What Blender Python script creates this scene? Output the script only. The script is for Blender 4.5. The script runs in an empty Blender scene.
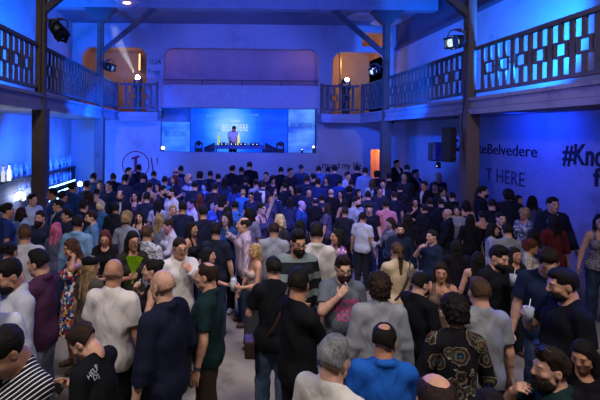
import bpy, bmesh, math, random
import numpy as np
from mathutils import Vector, Matrix, Euler
random.seed(7)
R_ = math.radians
COL = bpy.context.scene.collection
EYE = 2.65; FZ = -0.17; F = 430.0; PX0, PY0 = 218.0, 134.0; ROLL = 0.010

# ------------------------------------------------------------------ naming and linking
def tag(o, label=None, cat=None, group=None, kind=None):
    if label: o['label'] = label
    if cat: o['category'] = cat
    if group: o['group'] = group
    if kind: o['kind'] = kind
    return o

def link(name, me, parent=None, loc=None, mats=None, matrix=None):
    o = bpy.data.objects.new(name, me)
    COL.objects.link(o)
    if parent is not None: o.parent = parent
    if matrix is not None: o.matrix_local = matrix
    elif loc is not None: o.location = loc
    if mats:
        while len(o.material_slots) < len(mats): me.materials.append(mats[len(o.material_slots)])
        for i, m in enumerate(mats):
            if o.material_slots[i].material is not m:
                o.material_slots[i].link = 'OBJECT'; o.material_slots[i].material = m
    return o

def empty(name, loc=(0, 0, 0), rz=0.0):
    o = bpy.data.objects.new(name, None); COL.objects.link(o)
    o.location = loc; o.rotation_euler = (0, 0, rz); o.empty_display_size = 0.1
    return o

def copy_tree(o, parent=None):
    c = o.copy(); COL.objects.link(c)
    if parent is not None: c.parent = parent
    for ch in list(o.children): copy_tree(ch, c)
    return c

# ------------------------------------------------------------------ materials
def lin(c):
    if isinstance(c, str):
        c = c.lstrip('#'); c = [int(c[i:i + 2], 16) / 255 for i in (0, 2, 4)]
    return tuple((x / 12.92 if x <= 0.04045 else ((x + 0.055) / 1.055) ** 2.4) for x in c) + (1.0,)

_mats = {}
class NT:
    def __init__(s, name):
        s.m = bpy.data.materials.new(name); s.m.use_nodes = True
        s.t = s.m.node_tree; s.t.nodes.clear()
        s.out = s.n('ShaderNodeOutputMaterial'); s.b = s.n('ShaderNodeBsdfPrincipled')
        s.l(s.b.outputs[0], s.out.inputs[0])
    def n(s, t, **kw):
        x = s.t.nodes.new(t)
        for k, v in kw.items(): setattr(x, k, v)
        return x
    def l(s, a, b): s.t.links.new(a, b)
    def coord(s, which='Object', scale=(1, 1, 1)):
        c = s.n('ShaderNodeTexCoord'); m = s.n('ShaderNodeMapping'); m.inputs['Scale'].default_value = scale
        s.l(c.outputs[which], m.inputs['Vector']); return m.outputs[0]
    def noise(s, vec, scale, detail=3, rough=.55):
        x = s.n('ShaderNodeTexNoise'); x.inputs['Scale'].default_value = scale; x.inputs['Detail'].default_value = detail
        x.inputs['Roughness'].default_value = rough; s.l(vec, x.inputs['Vector']); return x
    def ramp(s, fac, stops, interp='LINEAR'):
        r = s.n('ShaderNodeValToRGB'); e = r.color_ramp; e.interpolation = interp
        while len(e.elements) < len(stops): e.elements.new(.5)
        for i, (p, c) in enumerate(stops): e.elements[i].position = p; e.elements[i].color = lin(c)
        s.l(fac, r.inputs[0]); return r.outputs[0]
    def bump(s, h, strength=.3, dist=.01):
        b = s.n('ShaderNodeBump'); b.inputs['Strength'].default_value = strength; b.inputs['Distance'].default_value = dist
        s.l(h, b.inputs['Height']); s.l(b.outputs[0], s.b.inputs['Normal'])
    def set(s, **kw):
        for k, v in kw.items(): s.b.inputs[k.replace('_', ' ')].default_value = v
        return s

def shade(c, f):
    c = c.lstrip('#'); v = [max(0, min(255, int(int(c[i:i + 2], 16) * f))) for i in (0, 2, 4)]
    return '#%02x%02x%02x' % tuple(v)

def plain(name, c, rough=.6, metal=0.0, spec=.5, emit=None, es=0.0, alpha=None):
    k = ('plain', name, c, rough, metal, emit, es)
    if k in _mats: return _mats[k]
    t = NT(name); v = t.coord(); nz = t.noise(v, 9, 4)
    t.l(t.ramp(nz.outputs[0], [(.3, shade(c, .88)), (.7, c)]), t.b.inputs['Base Color'])
    t.set(Roughness=rough, Metallic=metal)
    t.b.inputs['Specular IOR Level'].default_value = spec
    if emit: t.b.inputs['Emission Color'].default_value = lin(emit); t.b.inputs['Emission Strength'].default_value = es
    _mats[k] = t.m; return t.m

def fabric(c, pattern=None, c2='#ffffff'):
    k = ('fab', c, pattern, c2)
    if k in _mats: return _mats[k]
    t = NT('fabric'); v = t.coord()
    nz = t.noise(v, 5, 3)
    base = t.ramp(nz.outputs[0], [(.35, shade(c, .95)), (.65, c)])
    if pattern in ('stripe', 'wide', 'pin'):
        sc = {'stripe': 6.5, 'wide': 2.05, 'pin': 14.0}[pattern]
        sx = t.n('ShaderNodeSeparateXYZ'); t.l(v, sx.inputs[0])
        ax = 0 if pattern == 'pin' else 2
        m1 = t.n('ShaderNodeMath', operation='MULTIPLY'); m1.inputs[1].default_value = sc * (5.2 if pattern == 'stripe' else 2.6)
        if pattern == 'stripe':
            ab = t.n('ShaderNodeMath', operation='ABSOLUTE'); t.l(sx.outputs[0], ab.inputs[0]); sm = t.n('ShaderNodeMath', operation='MULTIPLY_ADD'); t.l(ab.outputs[0], sm.inputs[0]); sm.inputs[1].default_value = -.9; t.l(sx.outputs[2], sm.inputs[2]); t.l(sm.outputs[0], m1.inputs[0])
        else: t.l(sx.outputs[ax], m1.inputs[0])
        fr = t.n('ShaderNodeMath', operation='FRACT'); t.l(m1.outputs[0], fr.inputs[0])
        th = {'stripe': .76, 'wide': .60, 'pin': .6}[pattern]
        gt = t.n('ShaderNodeMath', operation='GREATER_THAN'); gt.inputs[1].default_value = th; t.l(fr.outputs[0], gt.inputs[0])
        mx = t.n('ShaderNodeMix', data_type='RGBA'); t.l(gt.outputs[0], mx.inputs[0])
        t.l(base, mx.inputs[6]); mx.inputs[7].default_value = lin(c2); base = mx.outputs[2]
    elif pattern == 'floral':
        vo = t.n('ShaderNodeTexVoronoi'); vo.inputs['Scale'].default_value = 30; t.l(v, vo.inputs['Vector'])
        sp = t.n('ShaderNodeSeparateColor'); t.l(vo.outputs['Color'], sp.inputs[0])
        if c2 == '#ffffff':
            st = [(0, '#1c2b55'), (.2, '#b8433a'), (.36, '#e0dcd0'), (.5, '#2f6fa8'), (.66, '#d8b04a'), (.78, '#3a2a5a'), (.9, '#8d2f4f')]
        else:
            st = [(0, c), (.3, '#c25a7a'), (.48, '#7a4a9a'), (.66, c2), (.82, '#d9a0a8')]
        base = t.ramp(sp.outputs[0], st, 'CONSTANT')
    elif pattern == 'camo':
        n2 = t.noise(t.coord(scale=(1, 1, 1.6)), 16, 3, .6)
        base = t.ramp(n2.outputs[0], [(0, shade(c, .55)), (.44, shade(c, .78)), (.5, c), (.58, c2)], 'CONSTANT')
    elif pattern == 'lace':
        vo = t.n('ShaderNodeTexVoronoi'); vo.inputs['Scale'].default_value = 60; t.l(v, vo.inputs['Vector'])
        base = t.ramp(vo.outputs['Distance'], [(.2, shade(c, .62)), (.5, c)])
    elif pattern == 'check':
        ch = t.n('ShaderNodeTexChecker'); ch.inputs['Scale'].default_value = 55; t.l(v, ch.inputs['Vector'])
        ch.inputs[1].default_value = lin(c); ch.inputs[2].default_value = lin(c2); base = ch.outputs[0]
    elif pattern == 'eyes':     # ringed feather medallions
        vo = t.n('ShaderNodeTexVoronoi'); vo.inputs['Scale'].default_value = 8.5; vo.inputs['Randomness'].default_value = 1.0
        wv = t.noise(v, 30, 2); ad = t.n('ShaderNodeMix', data_type='RGBA'); ad.inputs[0].default_value = .035; t.l(v, ad.inputs[6]); t.l(wv.outputs['Color'], ad.inputs[7]); t.l(ad.outputs[2], vo.inputs['Vector'])
        r1 = t.ramp(vo.outputs['Distance'], [(0, '#0d0d10'), (.1, '#2a5a74'), (.17, '#14222b'), (.24, '#57503f'), (.34, '#24221c'), (.44, '#4a3526'), (.52, '#8f8a80'), (.55, '#17161a')], 'CONSTANT')
        r2 = t.ramp(vo.outputs['Distance'], [(0, '#120d0d'), (.09, '#5f4a36'), (.18, '#2b1a16'), (.27, '#7a6450'), (.33, '#3a4030'), (.45, '#938e84'), (.48, '#17161a')], 'CONSTANT')
        sp = t.n('ShaderNodeSeparateColor'); t.l(vo.outputs['Color'], sp.inputs[0])
        gt = t.n('ShaderNodeMath', operation='GREATER_THAN'); gt.inputs[1].default_value = .5; t.l(sp.outputs[0], gt.inputs[0])
        mx = t.n('ShaderNodeMix', data_type='RGBA'); t.l(gt.outputs[0], mx.inputs[0]); t.l(r1, mx.inputs[6]); t.l(r2, mx.inputs[7])
        base = mx.outputs[2]
    elif pattern == 'denim':
        n2 = t.noise(t.coord(scale=(1, 1, .35)), 14, 4)
        base = t.ramp(n2.outputs[0], [(.3, shade(c, .75)), (.7, shade(c, 1.15))])
    t.l(base, t.b.inputs['Base Color'])
    t.set(Roughness=.92); t.b.inputs['Specular IOR Level'].default_value = .15
    fold = t.noise(t.coord(scale=(1, 1, .7)), 4.2, 2.5, .5); fold.inputs['Distortion'].default_value = 1.6
    t.bump(fold.outputs[0], .5, .05)
    _mats[k] = t.m; return t.m

def skin(c):
    k = ('skin', c)
    if k in _mats: return _mats[k]
    t = NT('skin'); v = t.coord(); nz = t.noise(v, 22, 3)
    t.l(t.ramp(nz.outputs[0], [(.3, shade(c, .9)), (.7, c)]), t.b.inputs['Base Color'])
    t.set(Roughness=.5); t.b.inputs['Specular IOR Level'].default_value = .35
    _mats[k] = t.m; return t.m

def hairmat(c):
    k = ('hair', c)
    if k in _mats: return _mats[k]
    t = NT('hair'); v = t.coord(scale=(1, 1, .18)); nz = t.noise(v, 95, 3, .6); n2 = t.noise(t.coord(), 9, 2)
    mx = t.n('ShaderNodeMath', operation='ADD'); t.l(nz.outputs[0], mx.inputs[0]); t.l(n2.outputs[0], mx.inputs[1])
    hf = t.n('ShaderNodeMath', operation='MULTIPLY'); hf.inputs[1].default_value = .5; t.l(mx.outputs[0], hf.inputs[0])
    t.l(t.ramp(hf.outputs[0], [(.36, shade(c, .55)), (.62, shade(c, 1.2))]), t.b.inputs['Base Color'])
    t.set(Roughness=.72); t.b.inputs['Specular IOR Level'].default_value = .22
    t.bump(nz.outputs[0], 1.0, .012)
    _mats[k] = t.m; return t.m

def plaster(name, c, c2, scale=1.3, rough=.9, seed=0.0):
    k = ('pl', name, c, c2)
    if k in _mats: return _mats[k]
    t = NT(name); v = t.coord(); a = t.noise(v, scale, 6, .62); b = t.noise(v, scale * 9, 4, .6)
    ad = t.n('ShaderNodeMath', operation='MULTIPLY_ADD'); t.l(b.outputs[0], ad.inputs[0]); ad.inputs[1].default_value = .35; t.l(a.outputs[0], ad.inputs[2])
    t.l(t.ramp(ad.outputs[0], [(.42, c2), (.6, c), (.85, shade(c, 1.06))]), t.b.inputs['Base Color'])
    t.set(Roughness=rough); t.b.inputs['Specular IOR Level'].default_value = .2
    t.bump(b.outputs[0], .25, .02)
    _mats[k] = t.m; return t.m

def glassy(name, c, rough=.08, alpha=.45):
    k = ('gl', name, c)
    if k in _mats: return _mats[k]
    t = NT(name); t.set(Roughness=rough); t.b.inputs['Base Color'].default_value = lin(c)
    t.b.inputs['Transmission Weight'].default_value = alpha; t.b.inputs['IOR'].default_value = 1.25
    _mats[k] = t.m; return t.m

def glow(name, c, s):
    k = ('glow', name, c, s)
    if k in _mats: return _mats[k]
    t = NT(name); t.b.inputs['Base Color'].default_value = (.02, .02, .02, 1)
    t.b.inputs['Emission Color'].default_value = lin(c); t.b.inputs['Emission Strength'].default_value = s
    _mats[k] = t.m; return t.m

# ------------------------------------------------------------------ simple meshes
def bm_mesh(bm, name, smooth=False):
    me = bpy.data.meshes.new(name); bm.normal_update(); bm.to_mesh(me); bm.free()
    if smooth: me.polygons.foreach_set('use_smooth', [True] * len(me.polygons))
    return me
def add_box(bm, lo, hi, M=None):
    v = [bm.verts.new(M @ Vector(p) if M else p) for p in [(x, y, z) for x in (lo[0], hi[0]) for y in (lo[1], hi[1]) for z in (lo[2], hi[2])]]
    for f in ((0, 1, 3, 2), (4, 6, 7, 5), (0, 4, 5, 1), (2, 3, 7, 6), (0, 2, 6, 4), (1, 5, 7, 3)): bm.faces.new([v[i] for i in f])
def add_bar(bm, a, b, w, h, up=(0, 0, 1)):
    a, b = Vector(a), Vector(b); d = (b - a); L = d.length; d.normalize(); up = Vector(up)
    if abs(d.dot(up)) > .99: up = Vector((0, 1, 0))
    s = d.cross(up).normalized(); u = s.cross(d)
    M = Matrix((s, d, u)).transposed().to_4x4(); M.translation = a
    add_box(bm, (-w / 2, 0, -h / 2), (w / 2, L, h / 2), M)
def add_tube(bm, pts, r, seg=10, cap=True):
    pts = [Vector(p) for p in pts]; rings = []
    for i, p in enumerate(pts):
        d = (pts[min(i + 1, len(pts) - 1)] - pts[max(i - 1, 0)]).normalized()
        up = Vector((0, 0, 1)) if abs(d.z) < .95 else Vector((0, 1, 0))
        s = d.cross(up).normalized(); u = s.cross(d); rr = r[i] if isinstance(r, (list, tuple)) else r
        rings.append([bm.verts.new(p + (s * math.cos(t) + u * math.sin(t)) * rr) for t in [2 * math.pi * k / seg for k in range(seg)]])
    for a, b in zip(rings, rings[1:]):
        for k in range(seg): bm.faces.new((a[k], a[(k + 1) % seg], b[(k + 1) % seg], b[k]))
    if cap: bm.faces.new(rings[0][::-1]); bm.faces.new(rings[-1])
def add_lathe(bm, prof, seg=16, M=None):
    rings = []
    for r, z in prof:
        if r < 1e-6: rings.append([bm.verts.new(M @ Vector((0, 0, z)) if M else (0, 0, z))])
        else: rings.append([bm.verts.new(M @ Vector((r * math.cos(t), r * math.sin(t), z)) if M else (r * math.cos(t), r * math.sin(t), z)) for t in [2 * math.pi * k / seg for k in range(seg)]])
    for a, b in zip(rings, rings[1:]):
        for k in range(seg):
            k2 = (k + 1) % seg
            if len(a) == 1 and len(b) == 1: continue
            if len(a) == 1: bm.faces.new((a[0], b[k2], b[k]))
            elif len(b) == 1: bm.faces.new((a[k], a[k2], b[0]))
            else: bm.faces.new((a[k], a[k2], b[k2], b[k]))
def boxme(lo, hi, bev=0.0, name='box'):
    bm = bmesh.new(); add_box(bm, lo, hi)
    if bev: bmesh.ops.bevel(bm, geom=bm.edges[:], offset=bev, segments=2, affect='EDGES', profile=.6)
    return bm_mesh(bm, name)
def box(name, lo, hi, m, parent=None, bev=0.0, kind=None):
    o = link(name, boxme(lo, hi, bev, name), parent, mats=[m])
    if kind: o['kind'] = kind
    return o
def built(name, fn, m, parent=None, smooth=False, loc=None, matrix=None):
    bm = bmesh.new(); fn(bm)
    return link(name, bm_mesh(bm, name, smooth), parent, loc=loc, mats=m if isinstance(m, list) else [m], matrix=matrix)

def text_mesh(s, size, extrude=.002, align='CENTER', spacing=1.0, lines=.8, shear=0.0, offset=0.0):
    cu = bpy.data.curves.new('lettering', 'FONT'); cu.body = s; cu.size = size; cu.extrude = extrude; cu.align_x = align; cu.align_y = 'CENTER'
    cu.space_character = spacing; cu.space_line = lines; cu.shear = shear; cu.offset = offset; cu.resolution_u = 3
    o = bpy.data.objects.new('lettering', cu); COL.objects.link(o)
    dg = bpy.context.evaluated_depsgraph_get(); me = bpy.data.meshes.new_from_object(o.evaluated_get(dg))
    bpy.data.objects.remove(o); bpy.data.curves.remove(cu); me.materials.clear(); return me

def ray(px, py, D):
    u, v = px - PX0, py - PY0
    return Vector(((u + ROLL * v) * D / F, D, EYE - (v - ROLL * u) * D / F))
# ------------------------------------------------------------------ bodies: implicit shapes meshed with surface nets
A3 = lambda *p: np.array(p, dtype=np.float32)
def cone(a, b, ra, rb, k=.03, flat=False): return ('c', np.array(a, np.float32), np.array(b, np.float32), ra, rb, k, flat)
def ell(c, r, k=.03, Rm=None): return ('e', np.array(c, np.float32), np.array(r, np.float32), Rm, k)
def sub(p): return ('-', p)
def half(n, c): return ('h', np.array(n, np.float32), c)      # keeps n.p <= c

def p_bounds(p):
    if p[0] == 'c':
        a, b, ra, rb = p[1:5]; r = max(ra, rb)
        return np.minimum(a, b) - r, np.maximum(a, b) + r
    r = p[2] if p[3] is None else np.full(3, p[2].max(), np.float32)
    return p[1] - r, p[1] + r
def p_dist(p, P):
    if p[0] == 'c':
        a, b, ra, rb, k, flat = p[1:]
        ab = b - a; L2 = float(ab @ ab) + 1e-9
        t = ((P - a) @ ab) / L2; tc = np.clip(t, 0, 1)
        q = P - a - tc[..., None] * ab
        d = np.sqrt((q * q).sum(-1)) - (ra + (rb - ra) * tc)
        if flat: d = np.maximum(d, (t - 1) * math.sqrt(L2))
        return d
    q = P - p[1]
    if p[3] is not None: q = q @ p[3]
    q1 = q / p[2]; k0 = np.sqrt((q1 * q1).sum(-1)) + 1e-6
    q2 = q1 / p[2]; k1 = np.sqrt((q2 * q2).sum(-1)) + 1e-6
    return k0 * (k0 - 1) / k1

def sdf_mesh(prims, vox, infl=0.0, noise=None):
    adds = [p for p in prims if p[0] in 'ce']
    los = np.min([p_bounds(p)[0] for p in adds], axis=0) - infl - 3 * vox
    his = np.max([p_bounds(p)[1] for p in adds], axis=0) + infl + 3 * vox
    n = np.ceil((his - los) / vox).astype(int) + 1
    ax = [los[i] + vox * np.arange(n[i], dtype=np.float32) for i in range(3)]
    Fd = np.full(n, .3, np.float32)
    for p in prims:
        if p[0] == 'h':
            nn, c = p[1], p[2]
            g = ax[0][:, None, None] * nn[0] + ax[1][None, :, None] * nn[1] + ax[2][None, None, :] * nn[2] - c
            np.maximum(Fd, g, out=Fd); continue
        neg = p[0] == '-'; q = p[1] if neg else p
        k = q[-1] if q[0] == 'e' else q[5]
        k = max(k, 1e-4); lo, hi = p_bounds(q); m = infl + k + 3 * vox
        i0 = np.clip(((lo - m - los) / vox).astype(int), 0, n - 1); i1 = np.clip(np.ceil((hi + m - los) / vox).astype(int) + 1, 0, n)
        if (i1 <= i0).any(): continue
        sl = tuple(slice(i0[j], i1[j]) for j in range(3))
        P = np.empty(tuple(i1 - i0) + (3,), np.float32)
        P[..., 0] = ax[0][sl[0]][:, None, None]; P[..., 1] = ax[1][sl[1]][None, :, None]; P[..., 2] = ax[2][sl[2]][None, None, :]
        d = p_dist(q, P); f = Fd[sl]
        if neg:
            d = -d; h = np.maximum(k - np.abs(f - d), 0) / k
            Fd[sl] = np.maximum(f, d) + h * h * k * .25
        else:
            d = d - infl; h = np.maximum(k - np.abs(f - d), 0) / k
            Fd[sl] = np.minimum(f, d) - h * h * k * .25
    if noise:
        amp, fr, ph = noise
        X, Y, Z = ax[0][:, None, None], ax[1][None, :, None], ax[2][None, None, :]
        g = np.sin(fr * X + 1.7 * np.sin(fr * .6 * Z + ph)) * np.sin(fr * 1.1 * Y + ph * 2 + 1.3 * np.sin(fr * .5 * X)) * np.sin(fr * .9 * Z + ph + np.sin(fr * .7 * Y))
        Fd += (amp * g).astype(np.float32)
    return surfnet(Fd, los, vox)

_CO = [(i, j, k) for i in (0, 1) for j in (0, 1) for k in (0, 1)]
_ED = [(a, b) for a in _CO for b in _CO if sum(abs(x - y) for x, y in zip(a, b)) == 1 and a < b]
def surfnet(Fd, org, vox):
    for i in range(3):                                  # a closed border
        s = [slice(None)] * 3
        for e in (0, -1): s[i] = e; Fd[tuple(s)] = np.maximum(Fd[tuple(s)], 1e-3)
    S = Fd < 0; c = np.zeros(np.array(Fd.shape) - 1, np.uint8); N = Fd.shape
    for a in _CO: c += S[a[0]:N[0] - 1 + a[0], a[1]:N[1] - 1 + a[1], a[2]:N[2] - 1 + a[2]]
    act = (c > 0) & (c < 8); ii, jj, kk = np.nonzero(act); n = len(ii)
    idx = np.full(act.shape, -1, np.int32); idx[act] = np.arange(n)
    acc = np.zeros((n, 3), np.float32); cnt = np.zeros(n, np.float32)
    val = {a: Fd[ii + a[0], jj + a[1], kk + a[2]] for a in _CO}
    for a, b in _ED:
        f0, f1 = val[a], val[b]; m = (f0 < 0) != (f1 < 0)
        t = f0[m] / (f0[m] - f1[m])
        acc[m] += np.array(a, np.float32) + t[:, None] * (np.array(b, np.float32) - np.array(a, np.float32)); cnt[m] += 1
    V = (np.stack([ii, jj, kk], 1) + acc / cnt[:, None]) * vox + org
    quads = []
    for axis in range(3):
        o1, o2 = [(1, 2), (2, 0), (0, 1)][axis]
        s0 = [slice(1, -1)] * 3; s1 = [slice(1, -1)] * 3
        s0[axis] = slice(0, -1); s1[axis] = slice(1, None)
        a, b = S[tuple(s0)], S[tuple(s1)]
        m = a != b; p = np.argwhere(m); fl = a[m]
        p = p + 1; p[:, axis] -= 1
        def cell(d1, d2):
            q = p.copy(); q[:, o1] -= d1; q[:, o2] -= d2; return idx[q[:, 0], q[:, 1], q[:, 2]]
        q = np.stack([cell(1, 1), cell(0, 1), cell(0, 0), cell(1, 0)], 1)
        q[~fl] = q[~fl][:, ::-1]; quads.append(q)
    return V.astype(np.float32), np.concatenate(quads).astype(np.int32)

def to_mesh(name, V, Q, cls=None):
    me = bpy.data.meshes.new(name)
    me.vertices.add(len(V)); me.vertices.foreach_set('co', V.ravel())
    me.loops.add(Q.size); me.loops.foreach_set('vertex_index', Q.ravel())
    me.polygons.add(len(Q)); me.polygons.foreach_set('loop_start', np.arange(0, Q.size, 4, dtype=np.int32))
    me.polygons.foreach_set('use_smooth', np.ones(len(Q), bool))
    if cls is not None: me.polygons.foreach_set('material_index', cls.astype(np.int32))
    me.update(calc_edges=True); return me

def rx(a): c, s = math.cos(a), math.sin(a); return np.array([[1, 0, 0], [0, c, -s], [0, s, c]], np.float32)
def ry(a): c, s = math.cos(a), math.sin(a); return np.array([[c, 0, s], [0, 1, 0], [-s, 0, c]], np.float32)
def rz(a): c, s = math.cos(a), math.sin(a); return np.array([[c, -s, 0], [s, c, 0], [0, 0, 1]], np.float32)

# arm codes: wrist target (outward, front is -y, up), elbow pole, finger curl, palm faces
ARM = {
 'd': ((.275, -.03, .885), (.3, 1, 0), .35, 'in'), 's': ((.27, -.13, .93), (.5, 1, 0), .4, 'in'),
 'h': ((.17, -.30, 1.13), (.5, .6, -.8), .95, 'in'), 'H': ((.13, -.31, 1.26), (.7, .3, -.8), .95, 'in'),
 'K': ((.03, -.27, 1.40), (.8, .1, -.9), .9, 'in'), 'G': ((.07, -.27, 1.33), (.7, .2, -.9), .9, 'in'), 'm': ((.075, -.215, 1.40), (.8, -.1, -1), .8, 'face'), 'e': ((.16, -.05, 1.53), (1, -.4, -.4), .4, 'in'),
 'r': ((.23, -.28, 1.66), (1, .1, -.5), .8, 'in'), 'R': ((.22, -.16, 1.94), (1, .3, 0), .5, 'in'),
 'c': ((-.05, -.22, 1.14), (.6, .1, -.6), .5, 'in'), 'p': ((.24, -.05, .92), (.6, 1, 0), .6, 'in'),
 'f': ((.075, -.33, 1.08), (.6, .5, -.6), .9, 'in'), 'x': ((.15, -.385, 1.17), (.6, .4, -.8), .8, 'in'),
 't': ((.02, -.35, 1.0), (.6, .5, -.6), .9, 'in'), 'w': ((.30, -.20, 1.40), (.9, .3, -.8), .35, 'front'),
}
HC = A3(0, -.015, 1.628)              # middle of the head
PIV = A3(0, .012, 1.535)

class Body: pass
_bodies = {}
def body(sex, build, arms, hp, lean, vox):
    key = (sex, build, arms, hp, lean, vox)
    if key in _bodies: return _bodies[key]
    B = Body(); f = sex == 'f'; g = build
    L = rx(R_(lean)); hz = A3(0, 0, .95)
    U = lambda p: (L @ (np.array(p, np.float32) - hz)) + hz
    E = lambda c, r, k: ell(U(c), r, k, L)
    sw = (.144 if f else .163) * (1 + (g - 1) * .4)
    T = [ell((0, .012, .945), ((.168 if f else .158) * g, (.118 if f else .108) * g, .125), .05),
         E((0, .0, 1.09), ((.122 if f else .142) * g, .094 * g ** 1.4, .17), .06),
         E((0, .008, 1.275), ((.132 if f else .147) * g, (.100 if f else .116) * g, .19), .06),
         cone(U((-sw * .72, .012, 1.405)), U((sw * .72, .012, 1.405)), .062, .062, .05),
         cone(U((-sw * .55, .025, 1.425)), U((0, .022, 1.495)), .05, .048, .04), cone(U((sw * .55, .025, 1.425)), U((0, .022, 1.495)), .05, .048, .04)]
    if f: T += [E((s * .068, -.088, 1.275), (.062, .056, .06), .03) for s in (-1, 1)]
    else: T += [E((s * .07, -.078, 1.32), (.08, .045, .065), .04) for s in (-1, 1)]
    if g > 1.1: T.append(E((0, -.075 * g, 1.08), (.125 * g, .09, .13), .06))
    B.T = T; B.arm = {}; B.hand = {}
    for s, code in ((-1, arms[0]), (1, arms[1])):
        w, pole, curl, pf = ARM[code]
        S = U((s * sw, .01, 1.415)); W = A3(s * w[0], w[1], w[2])
        if code not in 'dsp': W = U(W)
        l1, l2 = .285, .25; d = W - S; D = float(np.linalg.norm(d)); Dm = min(D, (l1 + l2) * .995); W = S + d / D * Dm; d = d / D; D = Dm
        a = (l1 * l1 - l2 * l2 + D * D) / (2 * D); h = math.sqrt(max(l1 * l1 - a * a, 1e-6))
        pv = A3(s * pole[0], pole[1], pole[2]); pv = pv - d * float(pv @ d); pv /= np.linalg.norm(pv)
        El = S + d * a + pv * h; fd = (W - El) / np.linalg.norm(W - El)
        r0, r1, r2, r3 = [x * (.84 if f else 1) * (1 + (g - 1) * .35) for x in (.053, .042, .040, .027)]
        B.arm[s] = (S, El, W, (r0, r1, r2, r3))
        n = {'in': A3(-s, .15, 0), 'face': A3(-s * .5, .9, .1), 'front': A3(0, -1, 0)}[pf]
        hd = fd if code in 'dspreRw' else fd * .85 + A3(0, -.15, .25) * (1 if code in 'hHmfxGK' else 0)
        if code == 'm': hd = fd * .55 + A3(-s * .25, .25, .35)
        if code == 'w': hd = A3(0, -.15, 1)
        hd = hd / np.linalg.norm(hd); n = n - hd * float(n @ hd); n /= np.linalg.norm(n); wv = np.cross(n, hd)
        ref = A3(0, -1, .0) if code in 'dsp' else (A3(-s, 0, .3) if code in 'rRwe' else A3(0, -.2, 1))
        if float(wv @ ref) < 0: wv = -wv
        B.hand[s] = (W, hd, n, wv, curl)
    # head
    hy, hpit, hr = hp
    Rh = L @ rz(R_(hy)) @ rx(R_(hpit)) @ ry(R_(hr)); piv = U(PIV); hc = piv + Rh @ (HC - PIV)
    B.headM = Matrix(np.vstack([np.hstack([Rh, hc[:, None]]), [0, 0, 0, 1]]).tolist()); B.hc = hc; B.Rh = Rh
    H = lambda p: Rh @ np.array(p, np.float32) + hc
    hs = .95 if f else 1.0
    def he(c, r, k): return ell(H(np.array(c) * hs), np.array(r) * hs, k, Rh)
    def hcn(a, b, ra, rb, k): return cone(H(np.array(a) * hs), H(np.array(b) * hs), ra * hs, rb * hs, k)
    hd = [hcn((0, .03, -.06), (0, .035, -.13), .047 if f else .053, .047 if f else .054, .03), cone(H(A3(0, .032, -.09)), U((0, .02, 1.45)), .045 if f else .053, .052 if f else .061, .03),
          he((0, .018, .035), (.075, .097, .087), .03), he((0, -.022, -.025), (.063, .074, .088), .03),
          hcn((0, -.066, -.094), (0, -.060, -.088), .024, .026, .03),
          hcn((-.046, -.012, -.065), (0, -.062, -.088), .022, .022, .025), hcn((.046, -.012, -.065), (0, -.062, -.088), .022, .022, .025)]
    if vox < .0165:
        hd += [hcn((-.034, -.078, .028), (.034, -.078, .028), .013, .013, .02), he((-.044, -.06, -.022), (.022, .024, .02), .02), he((.044, -.06, -.022), (.022, .024, .02), .02),
               sub(he((-.031, -.107, .006), (.017, .018, .012), .014)), sub(he((.031, -.107, .006), (.017, .018, .012), .014)),
               he((-.031, -.082, .005), (.013, .012, .0115), .004), he((.031, -.082, .005), (.013, .012, .0115), .004),
               hcn((0, -.096, .014), (0, -.113, -.024), .009, .0125, .012), he((-.011, -.103, -.03), (.009, .010, .008), .008), he((.011, -.103, -.03), (.009, .010, .008), .008),
               he((0, -.091, -.052), (.022, .012, .0065), .006), he((0, -.090, -.0635), (.020, .012, .0075), .005),
               he((-.077, .012, -.004), (.012, .02, .032), .012), he((.077, .012, -.004), (.012, .02, .032), .012),
               sub(he((-.086, .006, -.002), (.006, .010, .016), .006)), sub(he((.086, .006, -.002), (.006, .010, .016), .006))]
    else:
        hd += [hcn((0, -.096, .014), (0, -.110, -.024), .011, .014, .012), he((-.077, .012, -.004), (.014, .02, .032), .012), he((.077, .012, -.004), (.014, .02, .032), .012)]
    arms_p = []
    for s in (-1, 1):
        S, El, W, r = B.arm[s]
        arms_p += [cone(S, El, r[0], r[1], .035), cone(El, W, r[2], r[3], .02), cone(El + (W - El) * .12, El + (W - El) * .4, r[2] * 1.02, r[2] * .95, .02)]
        W, d, n, wv, curl = B.hand[s]
        hs2 = .92 if f else 1.0; fr = max(.0088, vox * .62)
        Rp = np.stack([wv, d, n], 1).astype(np.float32)
        arms_p.append(ell(W + d * .048 * hs2, (.041 * hs2, .052 * hs2, max(.0165, vox)), .015, Rp))
        for i, ln in enumerate((.07, .08, .074, .058)):
            if vox > .0165 and i in (0, 3): continue
            b0 = W + d * .082 * hs2 + wv * (1.5 - i) * .0205 * hs2
            c1 = curl * (.75 + .1 * i); d1 = d * math.cos(c1) + n * math.sin(c1); d2 = d * math.cos(c1 * 2.1) + n * math.sin(c1 * 2.1)
            b1 = b0 + d1 * ln * .55 * hs2; b2 = b1 + d2 * ln * .5 * hs2
            arms_p += [cone(b0, b1, fr * 1.05, fr, .006), cone(b1, b2, fr, fr * .85, .005)]
        th = (d * .55 + n * (.35 + curl * .5) + wv * .6); th /= np.linalg.norm(th)
        t0 = W + d * .022 + wv * .03; t1 = t0 + th * .045 * hs2; t2 = t1 + (th * .6 + d * .6) / np.linalg.norm(th * .6 + d * .6) * .032 * hs2
        arms_p += [cone(t0, t1, fr * 1.35, fr * 1.1, .01), cone(t1, t2, fr * 1.1, fr * .9, .005)]
    B.legs = []; B.feet = []
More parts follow.
